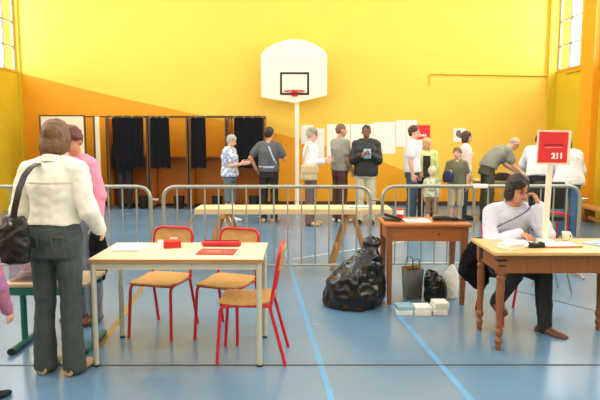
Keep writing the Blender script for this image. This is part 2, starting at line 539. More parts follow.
    fb.build('body', skin, root, 60)
    # ---- face
    if face:
        for sg in (1, -1):
            MB().ell(Cc + (hx * sg * .03 + hu * .004 + hf * .0835) * H, .012 * H, .008 * H, .0065 * H, hx, hf, hu, 8, 5).build('eye', M_eye, root)
            MB().capsule(Cc + (hx * sg * .016 + hu * .026 + hf * .0855) * H, Cc + (hx * sg * .046 + hu * .024 + hf * .071) * H, .0045 * H, .0035 * H, 6).build('eyebrow', hair[1], root)
        MB().ell(Cc + (hu * -.058 + hf * .083) * H, .022 * H, .009 * H, .0065 * H, hx, hf, hu, 8, 5).build('mouth', M_lip, root)
    # ---- hair
    st, hm = hair
    h = MB()
    if st != 'none':
        E_ = lambda x, u, f, rx, rf, ru: h.ell(Cc + (hx * x + hu * u + hf * f) * H, rx * H, rf * H, ru * H, hx, hf, hu)
        if st == 'bald':
            E_(0, .005, -.055, .073, .055, .06)
            for sg in (1, -1): E_(sg * .062, .015, -.03, .02, .045, .035)
        elif st == 'crop':
            E_(0, .042, -.02, .08, .094, .084); E_(0, .028, -.036, .08, .084, .084); E_(0, .0, -.05, .07, .055, .065)
        else:
            E_(0, .046, -.014, .086, .094, .088); E_(0, .032, -.036, .083, .088, .09); E_(0, -.005, -.05, .074, .06, .08)
            for sg in (1, -1): E_(sg * .07, .02, -.025, .02, .045, .045)
            if st in ('bob', 'long', 'pony', 'full'):
                E_(0, -.045, -.052, .078, .055, .085)
                for sg in (1, -1): E_(sg * .066, -.03, -.018, .028, .055, .085)
            if st == 'full':
                E_(0, .055, 0, .094, .096, .09)
                for sg in (1, -1): E_(sg * .075, -.01, .0, .027, .06, .085)
            if st == 'long':
                E_(0, -.13, -.055, .08, .042, .1)
                for sg in (1, -1): E_(sg * .068, -.12, .0, .026, .04, .085)
            if st == 'side':
                E_(0, -.03, -.05, .08, .055, .07)
                for sg in (1, -1): E_(sg * .07, -.02, -.012, .026, .05, .075)
                E_(-.045, .075, .055, .045, .045, .035); E_(.05, .072, .045, .035, .04, .035); E_(0, .075, -.01, .09, .09, .075)
            if st == 'pony':
                E_(0, .05, -.11, .035, .04, .045)
        obj('hair', remesh(h, .009 if voxel > .009 else .007, 2, .007, 30, seed), hm, root, 0).data.shade_smooth()
    # ---- clothes
    if top:
        g = MB(); torso(g, hem, .495, loose, wide)
        pk_, xk_, _, uk_ = spine(.47)
        for k, sg in (('L', 1), ('R', -1)):
            g.capsule(sh[k], pk_ + xk_ * sg * .07, .056 * ar + loose, .05 * ar + loose)
        for k in 'LR':
            r0 = .058 * ar + loose * .8
            if sleeve == 'none':
                continue
            if sleeve == 'short':
                g.capsule(sh[k], sh[k].lerp(elb[k], .62), r0, .056 * ar + loose)
            else:
                g.capsule(sh[k], elb[k], r0, .048 * ar + loose)
                e = 1.0 if sleeve == 'long' else .35
                g.ell(elb[k], *([.054 * ar + loose] * 3))
                g.capsule(elb[k], elb[k].lerp(wri[k], e * .96), .046 * ar + loose, .036 * ar + loose * .7)
        obj('top', remesh(g, voxel, 2, wr, 11, seed), top, root, 0).data.shade_smooth()
    if collar:
        c = MB(); p, x, f, u = spine(.5)
        pts = []
        for q in range(16):
            an = 2 * math.pi * q / 16
            pts.append(p + x * .073 * math.cos(an) + f * .07 * math.sin(an) + u * (.008 - .02 * math.sin(an)))
        pts.append(pts[0]); cr = ribbon(pts, .05, .012, [q - p for q in pts]); cr.build('collar', collar, root, 60)
    if bottom:
        g = MB(); torso(g, -.155, .075 if not over else .085, .012)
        for k in 'LR':
            o = .014 * baggy
            g.capsule(hip[k] + V((0, 0, .01)), knee[k] if blen != 'short' else hip[k].lerp(knee[k], .75), .098, .062 + o if blen != 'short' else .085 + o)
            if blen == 'long':
                m2 = knee[k].lerp(ank[k], .35) + V((0, .01, 0))
                g.capsule(knee[k], m2, .062 + o, .06 + o); g.capsule(m2, ank[k] + LEG[k][1] * (.02 if not flare else .025), .06 + o, .05 + o + flare)
            elif blen == 'knee':
                g.capsule(knee[k], knee[k].lerp(ank[k], .12), .066 + o, .07 + o)
        obj('trousers' if blen == 'long' else 'shorts', remesh(g, voxel, 2, wr * .6, 13, seed + 5), bottom, root, 0).data.shade_smooth()
    if belt:
        c = MB(); p, x, f, u = spine(.065)
        c.tube([p + x * .187 * math.cos(2 * math.pi * q / 20) + f * .137 * math.sin(2 * math.pi * q / 20) for q in range(20)], .014, 6, True)
        c.build('belt', belt, root)
    if shoes:
        for k, sg in (('L', 1), ('R', -1)):
            fd = rot2(V((0, -1, 0)), R(8 * sg + (legs.get('F' + k, 0)))); sx = V((fd.y, -fd.x, 0)); A = ank[k]
            g = MB()
            zc = A.z - .085
            def P(a, z): return V((A.x, A.y, zc)) + fd * a + V((0, 0, z))
            g.loft([(P(-.075, .035), .03, .028, sx, V((0, 0, 1))), (P(-.05, .045), .042, .045, sx, V((0, 0, 1))), (P(0, .055), .044, .055, sx, V((0, 0, 1))), (P(.06, .042), .047, .042, sx, V((0, 0, 1))), (P(.12, .034), .05, .034, sx, V((0, 0, 1))), (P(.17, .029), .042, .028, sx, V((0, 0, 1))), (P(.195, .025), .02, .018, sx, V((0, 0, 1)))], 14)
            g.build('shoe', shoes, root, 60)
    def surf(t, ang, off=0.02):
        for i in range(len(prof) - 1):
            if prof[i][0] <= t <= prof[i + 1][0]:
                k = (t - prof[i][0]) / (prof[i + 1][0] - prof[i][0])
                rx = prof[i][1] + k * (prof[i + 1][1] - prof[i][1]); ry = prof[i][2] + k * (prof[i + 1][2] - prof[i][2])
        p, x, f, u = spine(t)
        return p + x * (rx + off) * math.cos(R(ang)) + f * (ry + off) * math.sin(R(ang))
    info = dict(root=root, surf=surf, sh=sh, elb=elb, wri=wri, spine=spine, Cc=Cc, hx=hx, hf=hf, hu=hu, hd=hd, knee=knee, ank=ank, S=S, rz=R(rz), loc=V(loc))
    def world(p):
        return V(loc) + rot2(V(p) * S, R(rz))
    info['world'] = world
    return info

# ------------------------------------------------------------------ camera, light
cam = bpy.data.cameras.new('camera'); co = bpy.data.objects.new('camera', cam); COL.objects.link(co)
co.location = (0, 0, 1.6); co.rotation_euler = (R(90 - 6.17), 0, 0)
cam.lens = 35; cam.sensor_width = 36; cam.clip_start = 0.05
scene.camera = co
wld = bpy.data.worlds.new('sky'); scene.world = wld; wld.use_nodes = True
bg = wld.node_tree.nodes['Background']; bg.inputs['Color'].default_value = (0.93, 0.97, 1, 1); bg.inputs['Strength'].default_value = 5.0
def area(name, loc, rot, sx, sy, power, col=(1, 1, 1)):
    l = bpy.data.lights.new(name, 'AREA'); l.shape = 'RECTANGLE'; l.size = sx; l.size_y = sy; l.energy = power; l.color = col
    o = bpy.data.objects.new(name, l); COL.objects.link(o); o.location = loc; o.rotation_euler = rot
    return o
for i, (y0, y1) in enumerate(bays_R):
    area('window_daylight', (XR + 0.12, (y0 + y1) / 2, (SILL + HEAD) / 2), (0, R(90), 0), HEAD - SILL, y1 - y0, (30, 45, 62, 85, 110)[i] * (y1 - y0))
for i, (y0, y1) in enumerate(bays_L):
    area('window_daylight', (XL - 0.12, (y0 + y1) / 2, (SILL + HEAD) / 2), (0, R(-90), 0), HEAD - SILL, y1 - y0, (30, 45, 62, 85, 110)[i] * (y1 - y0))
for y, pw in ((-2.5, 60), (1.0, 75), (4.5, 60), (8.0, 58), (11.2, 58)):
    for x in (-3.6, 0, 3.4):
        area('added_lamp_light', (x, y, ZC - 0.13), (0, 0, 0), 1.24, 0.24, pw, (1, 0.97, 0.92))  # light of the added luminaires overhead
scene.view_settings.view_transform = 'Standard'; scene.view_settings.look = 'None'
scene.view_settings.gamma = 1.0; scene.view_settings.use_curve_mapping = False
scene.view_settings.exposure = -0.72

# ------------------------------------------------------------------ basketball backboard on the wall
t = thing('basketball_hoop', 'white arched basketball backboard with red hoop on a pole by the yellow wall', 'basketball hoop', (-0.13, 13.25, 0))
po = [(-.732, 2.66), (-.732, 3.40), (-.66, 3.50), (-.54, 3.585), (-.40, 3.65), (-.25, 3.70), (-.1, 3.735), (.05, 3.74), (.2, 3.72), (.35, 3.675), (.5, 3.61), (.62, 3.53), (.70, 3.45), (.728, 3.40), (.728, 2.62), (.728, 2.52), (.02, 2.35), (-.732, 2.48)]
MB().prism(po, -.13, -.10).build('backboard', M_white, t, 20)
fr = MB(); x0, x1, z0, z1, k = -.29, .31, 2.55, 3.0, .045
fr.box((x0, -.134, (z0 + z1) / 2), (k, .008, z1 - z0 + k)); fr.box((x1, -.134, (z0 + z1) / 2), (k, .008, z1 - z0 + k))
fr.box(((x0 + x1) / 2, -.134, z0), (x1 - x0 - k, .008, k)); fr.box(((x0 + x1) / 2, -.134, z1), (x1 - x0 - k, .008, k))
fr.build('target_square', M_black, t, 0)
h = MB(); h.tube([(.01 + .225 * math.cos(2 * math.pi * q / 28), -.43 + .225 * math.sin(2 * math.pi * q / 28), 2.585) for q in range(28)], .012, 8, True)
h.box((.01, -.17, 2.585), (.12, .09, .03)); h.box((.01, -.145, 2.56), (.13, .02, .12), bevel=.004)
h.build('hoop', M_red, t)
MB().tube([(.06, 0, 0), (.06, 0, 2.9)], .05, 14).build('pole', M_white, t)
b_ = MB(); b_.box((.06, -.05, 2.75), (.5, .1, .06)); b_.box((.06, -.05, 3.0), (.06, .1, .5)); b_.build('bracket', M_steel, t)
MB().box((.06, 0, .012), (.3, .3, .024), bevel=.005).build('base_plate', M_steel, t)

# ------------------------------------------------------------------ sheets on the wall
posters = [(.023, 1.874, .31, 1.437, 'white notice sheet on the yellow wall, beside the hoop pole'),
           (.325, 1.80, .565, 1.114, 'narrow white sheet hanging low between the first two notice sheets'),
           (.623, 1.897, 1.162, 1.114, 'large white poster on the wall behind the man in the grey shirt'),
           (1.178, 1.897, 1.696, 1.114, 'large white poster on the wall behind the man in the black jacket'),
           (1.708, 1.943, 2.21, 1.206, 'large white poster on bare wall to the side of the black jacketed man'),
           (2.222, 1.989, 2.458, 1.368, 'tall narrow white sheet next to the widest bare poster'),
           (2.469, 1.989, 2.70, 1.368, 'tall narrow white sheet behind the head of the man in white polo'),
           (2.71, 1.53, 2.90, 1.229, 'small white sheet under the red poster')]
for i, (xa, za, xb, zb, lb) in enumerate(posters):
    o = MB().box(((xa + xb) / 2, 0, (za + zb) / 2), (xb - xa, .003, za - zb), M=Matrix.Rotation(R((-.6, .5, 0, .4, -1.2, 0, .3, 0)[i]), 4, 'Y')).build('poster', M_poster, None, 0)
    o.location = (0, YB - .004 - .0035 * (i % 2), 0)
    tag(o, lb, 'poster', 'notice sheets on the wall')
t = thing('poster', 'red poster with small white lettering behind the man in white polo', 'poster', (2.856, YB - .005, 1.71))
MB().box((0, 0, 0), (.31, .004, .325)).build('sheet', M_signred, t, 0)
l = MB(); [l.box((-.10 + .05 * q, -.003, -.075), (.035, .002, .05)) for q in range(4)]; l.box((-.11, -.003, .0), (.05, .002, .03)); l.build('lettering', M_paper, t, 0)
t = thing('poster', 'white sheet with a dark picture, near the head of the brown haired woman', 'poster', (3.70, YB - .005, 1.645))
MB().box((0, 0, 0), (.29, .004, .32)).build('sheet', M_poster, t, 0)
l = MB(); l.ell((-.03, -.003, .03), .06, .002, .08); l.ell((.03, -.003, -.02), .06, .002, .06); l.build('picture', mat('grey print', (110, 104, 112), .6, .3, 30), t)

# ------------------------------------------------------------------ voting booths
def wavy(x0, x1, z0, z1, nw, amp, flare=0.0, seed=0):
    """curtain: a pleated sheet with thickness, local x/z, at y=0"""
    m = MB(); nx, nz = nw * 8, 10; grid = []
    for side in (0, 1):
        g = []
        for i in range(nx + 1):
            col = []
            for j in range(nz + 1):
                v = j / nz; u = i / nx
                a = amp * (.45 + .55 * (1 - v)) * math.sin(2 * math.pi * nw * u + seed + .6 * math.sin(3 * v + u * 4))
                xx = x0 + (x1 - x0) * u; xc = (x0 + x1) / 2
                xx = xc + (xx - xc) * (1 + flare * (1 - v))
                col.append(m.bm.verts.new((xx, a + side * .006, z0 + (z1 - z0) * v + .012 * math.sin(u * 9 + seed) * (1 - v))))
            g.append(col)
        grid.append(g)
    for side in (0, 1):
        for i in range(nx):
            for j in range(nz):
                q = (grid[side][i][j], grid[side][i + 1][j], grid[side][i + 1][j + 1], grid[side][i][j + 1])
                m.bm.faces.new(q if side == 0 else tuple(reversed(q)))
    A, B = grid
    for i in range(nx):
        m.bm.faces.new((A[i][0], B[i][0], B[i + 1][0], A[i + 1][0])); m.bm.faces.new((A[i + 1][nz], B[i + 1][nz], B[i][nz], A[i][nz]))
    for j in range(nz):
        m.bm.faces.new((A[0][j + 1], B[0][j + 1], B[0][j], A[0][j])); m.bm.faces.new((A[nx][j], B[nx][j], B[nx][j + 1], A[nx][j + 1]))
    return m
xs = [-4.24, -3.33, -2.455, -1.60, -.765]
cur = [(-4.10, -3.42), (-3.27, -2.86), (-2.38, -2.06), (-1.44, -.81)]
bl = ['voting booth with closed black curtain and a voter\'s legs below it', 'voting booth with black curtain half drawn, next to the occupied booth',
      'voting booth with its narrow black curtain drawn aside', 'voting booth whose black curtain hangs behind the man in grey tee']
FY, BY = 12.86, 13.5
for i in range(4):
    x0, x1 = xs[i] + .012, xs[i + 1] - .012
    t = thing('voting_booth', bl[i], 'voting booth', ((x0 + x1) / 2, (FY + BY) / 2, 0), 0, 'voting booths with black curtains')
    hw = (x1 - x0) / 2; hd_ = (BY - FY) / 2
    for sx in (-1, 1):
        for sy in (-1, 1):
            MB().box((sx * (hw - .018), sy * (hd_ - .018), 1.03), (.036, .036, 2.06)).build('post', M_brown, t, 0)
    r = MB()
    for sy in (-1, 1): r.box((0, sy * (hd_ - .018), 2.045), (2 * hw - .072, .032, .032))
    for sx in (-1, 1): r.box((sx * (hw - .018), 0, 2.045), (.032, 2 * hd_ - .072, .032))
    r.build('top_rail', M_brown, t, 0)
    MB().box((0, hd_ - .018, .61), (2 * hw - .074, .02, 1.10)).build('back_panel', M_panel, t, 0)
    for sx in (-1, 1):
        MB().box((sx * (hw - .018), 0, 1.03), (.018, 2 * hd_ - .074, 1.94)).build('side_panel', M_panel, t, 0)
    MB().box((0, hd_ - .17, 1.16), (2 * hw - .078, .28, .025)).build('shelf', M_panel, t, 0)
    c0, c1 = cur[i]
    c0 -= (x0 + x1) / 2; c1 -= (x0 + x1) / 2
    cu = wavy(c0, c1, .92, 2.02, max(2, int((c1 - c0) / .13)), .022, (.0, .1, .06, .02)[i], i * 2.0).build('curtain', M_cloth_black, t, 70)
    cu.location = (0, -hd_ - .035, 0)
    for q in (0.02, .35, .65, .98):
        MB().tube([(c0 + (c1 - c0) * q + .022 * math.cos(a * math.pi / 5), 0, 2.035 + .024 * math.sin(a * math.pi / 5)) for a in range(10)], .004, 6, True).build('ring', M_steel, cu)
    # waste bin in the booth
    wb_ = thing('waste_bin', ['small black waste bin in the booth with the closed curtain', 'small black waste bin in the booth with the half drawn curtain', 'small black waste bin behind the legs of the grey haired woman', 'small black waste bin behind the man in grey tee'][i],
                'waste bin', ((xs[i + 1] - .26) if i else -3.50, FY + .17 if i else FY + .19, 0), 0, 'black waste bins in the booths')
    b2 = MB(); b2.loft([(V((0, 0, z)), a, b, V((1, 0, 0)), V((0, 1, 0))) for a, b, z in ((.10, .085, 0), (.104, .09, .01), (.125, .11, .27), (.118, .103, .272), (.098, .083, .02))], 20)
    b2.build('body', M_black, wb_)
    MB().tube([(.126 * math.cos(2 * math.pi * q / 20), .111 * math.sin(2 * math.pi * q / 20), .275) for q in range(20)], .007, 6, True).build('rim', M_black, wb_)
# booth with cream panels, seen end-on on the left
t = thing('voting_booth', 'booth with cream panels behind the two women on the left', 'voting booth', (-5.1, 13.1, 0))
MB().box((-.09, -.25, 1.10), (.93, .025, 1.90)).build('front_panel', M_cream, t, 0)
MB().box((.60, -.05, 1.10), (.10, .025, 1.90)).build('side_panel', M_cream, t, 0)
for x, y in ((-.575, -.25), (.395, -.25), (.53, -.05), (-.575, .35), (.67, .35)):
    MB().box((x, y, 1.035), (.035, .035, 2.07)).build('post', M_brown, t, 0)
r = MB(); r.box((-.09, -.25, 2.06), (.935, .03, .03)); r.box((-.575, .05, 2.06), (.03, .565, .03)); r.box((.05, .35, 2.06), (1.2, .03, .03)); r.build('top_rail', M_brown, t, 0)

# ------------------------------------------------------------------ crowd barriers
def barrier(label, x0, x1, y, rz=0.0, first=None):
    L = x1 - x0
    t = thing('crowd_barrier', label, 'barrier', ((x0 + x1) / 2, y, 0), rz, 'steel crowd barriers')
    h = L / 2
    pts = fillet([(-h, 0, .02), (-h, 0, 1.04), (h, 0, 1.04), (h, 0, .02)], .16, 7)
    MB().tube(pts, .021, 10).build('frame', M_steel, t)
    MB().tube([(-h, 0, .14), (h, 0, .14)], .014, 8).build('bottom_rail', M_steel, t)
    n = 14
    for k in range(1, n + 1):
        x = -h + L * k / (n + 1)
        MB().tube([(x, 0, .14), (x, 0, 1.035)], .009, 8).build('bar', M_steel, t)
    for x in (-h + .03, h - .03):
        f = MB(); f.tube(fillet([(x, -.24, .01), (x, -.2, .03), (x, .2, .03), (x, .24, .01)], .05), .013, 8); f.build('foot', M_steel, t)
    f = MB(); f.tube([(h + q, 0, .89) for q in (0, .05, .09)], .012, 8); f.build('hook', M_steel, t)
    return t
barrier('steel crowd barrier at the far left, behind the two women', -4.10, -1.70, 6.60)
barrier('steel crowd barrier in the middle, in front of the trestle table', -1.55, .80, 6.58)
b3 = barrier('steel crowd barrier behind the small wooden desk and the man on the phone', (.945), 3.22, 6.66, R(.6))
MB().box((-.02, 0, 1.04), (.17, .048, .046), bevel=.01).build('sticker', M_paper, b3)

# ------------------------------------------------------------------ trestle table
def trestle(label, x, y):
    t = thing('trestle', label, 'trestle', (x, y, 0), 0, 'wooden trestles under the long board')
    for sx in (-1, 1):
        for sy in (-1, 1):
            M = Matrix.Rotation(R(-17 * sx), 4, 'Y')
            MB().box((sx * .135, sy * .2, .335), (.045, .03, .70), M=M).build('leg', M_pine2, t, 0)
        MB().box((sx * .165, 0, .25), (.02, .37, .05), M=Matrix.Rotation(R(-17 * sx), 4, 'Y')).build('stretcher', M_pine2, t, 0)
    MB().box((0, 0, .652), (.07, .5, .055), bevel=.004).build('top_beam', M_pine2, t, 0)
trestle('wooden trestle holding up the long board on the left', -.92, 7.15)
trestle('wooden trestle holding up the long board beside the garbage bag', .62, 7.15)
o = MB().box((-.08, 7.12, .713), (2.36, .46, .065), rz=R(-.5), bevel=.006).build('long_board', M_pine, None, 0)
tag(o, 'long pale wooden board lying on two trestles behind the barrier', 'table board')
o = MB().box((.72, 7.02, .752), (.24, .1, .012), rz=.1).build('leaflet', M_paper2, None, 0); tag(o, 'blue leaflet on the long pale board', 'leaflet')

# ------------------------------------------------------------------ school table with three red chairs
TZ = .768
t = thing('school_table', 'beige school table with grey legs beside the red chairs', 'table', (-.855, 4.245, 0))
MB().box((0, 0, TZ - .012), (1.20, .64, .024), bevel=.006).build('tabletop', M_top, t)
MB().box((0, -.323, TZ - .013), (1.20, .008, .024)).build('edge_strip', mat('brown edge strip', (178, 130, 80), .45), t, 0)
f = MB()
for sy in (-1, 1): f.box((0, sy * .295, TZ - .05), (1.12, .025, .05))
for sx in (-1, 1): f.box((sx * .568, 0, TZ - .05), (.025, .56, .05))
f.build('apron', M_leg, t, 0)
for sx in (-1, 1):
    for sy in (-1, 1):
        l = MB().tube([(sx * .572, sy * .297, 0.012), (sx * .572, sy * .297, TZ - .025)], .0195, 12).build('leg', M_leg, t)
        MB().tube([(sx * .572, sy * .297, 0), (sx * .572, sy * .297, .014)], .021, 12).build('foot_cap', M_black, l)

def red_chair(label, loc, rz, group='red school chairs at the table'):
    t = thing('school_chair', label, 'chair', loc, R(rz), group)
    hw = .175; r = .0125
    for sx in (-1, 1):
        MB().tube(fillet([(sx * (hw + .012), -.215, 0), (sx * hw, -.185, .42), (sx * hw, -.10, .427)], .05), r, 9).build('leg', M_red, t)
        MB().tube(fillet([(sx * (hw + .012), .27, 0), (sx * hw, .165, .40), (sx * hw, .165, .43)], .05), r, 9).build('leg', M_red, t)
    f = MB()
    for sx in (-1, 1): f.tube([(sx * hw, -.11, .427), (sx * hw, .165, .427)], r, 8)
    f.tube([(-hw, -.165, .425), (hw, -.165, .425)], .010, 8); f.tube([(-hw, .13, .427), (hw, .13, .427)], .010, 8)
    f.build('seat_frame', M_red, t)
    MB().tube(fillet([(-hw, .165, .42), (-hw, .20, .62), (-hw, .235, .835), (hw, .235, .835), (hw, .20, .62), (hw, .165, .42)], .075, 6), r, 9).build('back_frame', M_red, t)
    s = MB(); n = 10; rows = []
    for i in range(n + 1):
        u = i / n; y = -.205 + .385 * u; z = .461 - .016 * math.sin(math.pi * min(1, u * 1.1)) - (.012 * (1 - u / .12) if u < .12 else 0)
        wx = .19 if .1 < u < .9 else .175
        rows.append([(-wx, y, z), (wx, y, z), (wx, y, z - .013), (-wx, y, z - .013)])
    vr = [[s.bm.verts.new(p) for p in r_] for r_ in rows]
    s.bm.faces.new(vr[0]); s.bm.faces.new(list(reversed(vr[-1])))
    for i in range(n):
        for k in range(4): s.bm.faces.new((vr[i][k], vr[i + 1][k], vr[i + 1][(k + 1) % 4], vr[i][(k + 1) % 4]))
    s.build('seat', M_ply, t, 30)
    s = MB(); n = 10; vr = []
    for i in range(n + 1):
        u = i / n * 2 - 1; x = u * (hw - .008); by = .03 * (1 - u * u)
        zt = .818 if abs(u) < .85 else .80
        a = [(x, .195 + by, .665), (x, .225 + by, zt), (x, .236 + by, zt), (x, .206 + by, .665)]
        vr.append([s.bm.verts.new(p) for p in a])
    s.bm.faces.new(vr[0]); s.bm.faces.new(list(reversed(vr[-1])))
    for i in range(n):
        for k in range(4): s.bm.faces.new((vr[i][k], vr[i + 1][k], vr[i + 1][(k + 1) % 4], vr[i][(k + 1) % 4]))
    s.build('backrest', M_ply, t, 30)
    return t
rc = red_chair('red framed school chair behind the table, facing the white papers', (-1.135, 4.69, 0), -15)
dup(rc, (-.585, 4.62, 0), R(-20), 'red framed school chair behind the table, facing the red booklet')
dup(rc, (-.365, 4.145, 0), R(-92), 'red framed school chair at the table end, seen from the side')
dup(rc, (1.87, 5.06, 0), R(10), 'red framed chair under the man on the phone', 'red chairs behind the desk')
t = thing('stool', 'red stool behind the sign post, near the woman in jeans', 'stool', (3.86, 8.75, 0), .2)
MB().box((0, 0, .45), (.3, .3, .03), bevel=.012).build('seat', M_red, t)
for sx in (-1, 1):
    for sy in (-1, 1): MB().tube([(sx * .14, sy * .14, 0), (sx * .12, sy * .12, .44)], .014, 8).build('leg', M_red, t)

def on(mb, z):  # things laid on a surface at height z
    return mb
def sheets(label, name, cat, loc, rz, sx, sy, n, m, group=None, dz=.004):
    t = thing(name, label, cat, loc, rz, group)
    random.seed(int(abs(loc[0] * 1000)) + n)
    for k in range(n):
        MB().box((random.uniform(-.008, .008), random.uniform(-.008, .008), dz * (k + .5)), (sx, sy, dz * .96), random.uniform(-.08, .08)).build('sheet', m, t, 0)
    return t
sheets('stack of white papers on the school table', 'paper_stack', 'papers', (-1.29, 4.32, TZ), .1, .21, .27, 4, M_paper)
t = thing('carton', 'small red and white carton on the school table', 'box', (-1.0, 4.36, TZ), .25)
MB().box((.03, 0, .025), (.13, .1, .05), bevel=.003).build('body', M_red, t); MB().box((-.055, 0, .025), (.04, .102, .052), bevel=.003).build('flap', M_paper, t)
o = MB().box((0, 0, 0), (.13, .08, .012), bevel=.003).build('envelope', M_paper); o.location = (-1.10, 4.31, TZ + .006); o.rotation_euler.z = .3; tag(o, 'small white envelope bundle beside the red and white carton', 'envelopes')
o = MB().box((0, 0, 0), (.06, .05, .05), bevel=.008).build('eraser', mat('pink rubber', (238, 180, 176), .5)); o.location = (-.985, 4.49, TZ + .025); tag(o, 'small pale pink block behind the red and white carton', 'eraser')
t = thing('pencil_case', 'long red pencil case on the school table', 'pencil case', (-.60, 4.40, TZ), -.02)
b = MB(); b.loft([(V((x, 0, .022)), .022 * k, .028 * k, V((0, 0, 1)), V((0, 1, 0))) for x, k in ((-.15, .6), (-.14, .95), (0, 1), (.14, .95), (.15, .6))], 12); b.build('body', M_red, t)
MB().box((0, 0, .0455), (.27, .008, .004)).build('zip', mat('dark red zip', (120, 20, 30)), t, 0)
t = thing('booklet', 'red booklet lying on the school table edge', 'booklet', (-.60, 4.16, TZ), -.06)
MB().box((0, 0, .005), (.27, .19, .01), bevel=.002).build('cover', mat('coral red card', (226, 62, 60), .5), t); MB().box((-.02, -.01, .0105), (.10, .05, .001)).build('title_patch', mat('pale red print', (238, 120, 110), .5), t, 0)

# ------------------------------------------------------------------ low green-framed desk on the left
t = thing('school_desk', 'low desk with teal green sled legs behind the woman in white jacket', 'desk', (-1.86, 4.36, 0))
MB().box((0, 0, .525), (.62, .44, .025), bevel=.005).build('desktop', mat('worn tan desktop', (190, 168, 138), .5, .1, 6), t)
for sy in (-1, 1): MB().box((0, sy * .19, .48), (.56, .03, .06)).build('apron', M_teal, t, 0)
for sx in (-1, 1):
    MB().tube([(sx * .27, .02, .03), (sx * .27, .02, .51)], .024, 10).build('leg', M_teal, t)
    f = MB().tube([(sx * .27, -.20, .025), (sx * .27, .24, .025)], .024, 10).build('foot', M_teal, t)
    MB().tube([(sx * .27, -.215, .025), (sx * .27, -.198, .025)], .026, 10).build('end_cap', M_black, f)
t = thing('ballot_box', 'clear ballot box on the low desk, partly hidden by the black bag', 'ballot box', (-2.04, 4.36, .5375))
m_cl = glassy('clear plastic', (250, 242, 244), .1)
b = MB()
b.box((0, -.15, .15), (.2, .006, .3)); b.box((0, .15, .15), (.2, .006, .3)); b.box((-.1, 0, .15), (.006, .294, .3)); b.box((.1, 0, .15), (.006, .294, .3)); b.box((0, 0, .003), (.194, .294, .006))
b.build('walls', m_cl, t, 0)
MB().box((0, 0, .312), (.22, .32, .024), bevel=.004).build('lid', mat('pale lid', (226, 214, 208), .4), t)
for k in range(14):
    random.seed(k)
    o = MB().box((0, 0, 0), (.11, .07, .004)).build('envelope', mat('pinkish envelope', (205, 180, 182), .7), None, 0)
    o.location = (-2.04 + random.uniform(-.03, .03), 4.36 + random.uniform(-.08, .08), .5375 + .009 + .007 * k); o.rotation_euler.z = random.uniform(-.35, .35)
    tag(o, 'ballot envelope lying in the clear ballot box', 'envelope', 'envelopes in the ballot box')
sheets('papers lying on the lid of the ballot box', 'paper_stack', 'papers', (-2.04, 4.36, .5375 + .324), .2, .18, .26, 8, M_paper, dz=.008)

# ------------------------------------------------------------------ small straight-legged desk
DZ = .785
t = thing('desk', 'small brown wooden desk with straight tapered legs', 'desk', (1.205, 5.68, 0))
MB().box((0, 0, DZ - .014), (.83, .52, .028), bevel=.006).build('desktop', M_wood, t)
f = MB()
for sy in (-1, 1): f.box((0, sy * .215, DZ - .098), (.70, .022, .14))
for sx in (-1, 1): f.box((sx * .362, 0, DZ - .098), (.022, .40, .14))
f.build('apron', M_wood, t, 0)
for sx in (-1, 1):
    for sy in (-1, 1):
        l = MB(); X_ = V((1, 0, 0)); Y_ = V((0, 1, 0)); k = math.sqrt(2)
        d = (X_ + Y_) / k; e = (Y_ - X_) / k
        l.loft([(V((sx * (.36 - .012 * (1 - z / DZ)), sy * .212, z)), q * k / 2 * 1.0, q * k / 2, d, e) for z, q in ((0, .038), (.3, .047), (.62, .056), (DZ - .03, .058))], 4)
        l.build('leg', M_wood2, t, 20)
MB().ell((.11, -.228, DZ - .10), .012, .008, .012).build('knot', mat('dark wood knot', (96, 44, 24)), t)
def laid(name, label, cat, mb, m, loc, rz=0, group=None):
    o = mb.build(name, m); o.location = loc; o.rotation_euler.z = rz
    return tag(o, label, cat, group)
t = thing('drink_can', 'red and white drink can on the small wooden desk', 'can', (.985, 5.70, DZ))
MB().lathe([(.026, 0), (.033, .008), (.033, .105), (.027, .118), (.024, .118)], (0, 0, 0), 18).build('body', M_red, t)
MB().lathe([(.0337, .06), (.0337, .10)], (0, 0, 0), 18).build('band', M_paper, t)
sheets('white and blue papers in the middle of the small wooden desk', 'paper_stack', 'papers', (1.13, 5.60, DZ), .05, .24, .17, 4, M_paper)
laid('leaflet', 'pale blue leaflet on top of the papers on the small desk', 'leaflet', MB().box((0, 0, .003), (.10, .1, .006)), M_paper2, (1.10, 5.60, DZ + .0165), .2)
t = thing('stapler', 'black stapler on the near corner of the small wooden desk', 'stapler', (.90, 5.63, DZ), -.5)
MB().box((0, 0, .008), (.16, .035, .016), bevel=.005).build('base', M_black, t); MB().box((.0, 0, .045), (.17, .032, .026), bevel=.008, M=Matrix.Rotation(R(12), 4, 'Y')).build('arm', M_black, t)
t = thing('clipboard', 'dark clipboard at the end of the small wooden desk near the barrier gap', 'clipboard', (.94, 5.80, DZ), .1)
MB().box((0, 0, .004), (.2, .14, .008), bevel=.002).build('board', M_black, t); MB().box((0, .055, .012), (.08, .02, .012), bevel=.003).build('clip', M_steel, t)
t = thing('umbrella', 'folded black umbrella lying on the small wooden desk', 'umbrella', (1.44, 5.62, DZ), -.12)
b = MB(); b.tube([(-.15, 0, .024), (-.13, 0, .025), (-.02, 0, .028), (.08, 0, .022), (.11, 0, .016)], [.014, .024, .024, .02, .012], 12); b.rough(.006, 40); b.build('canopy', M_plastic, t)
MB().tube([(.11, 0, .014), (.17, 0, .013)], .011, 10).build('handle', M_black, t)

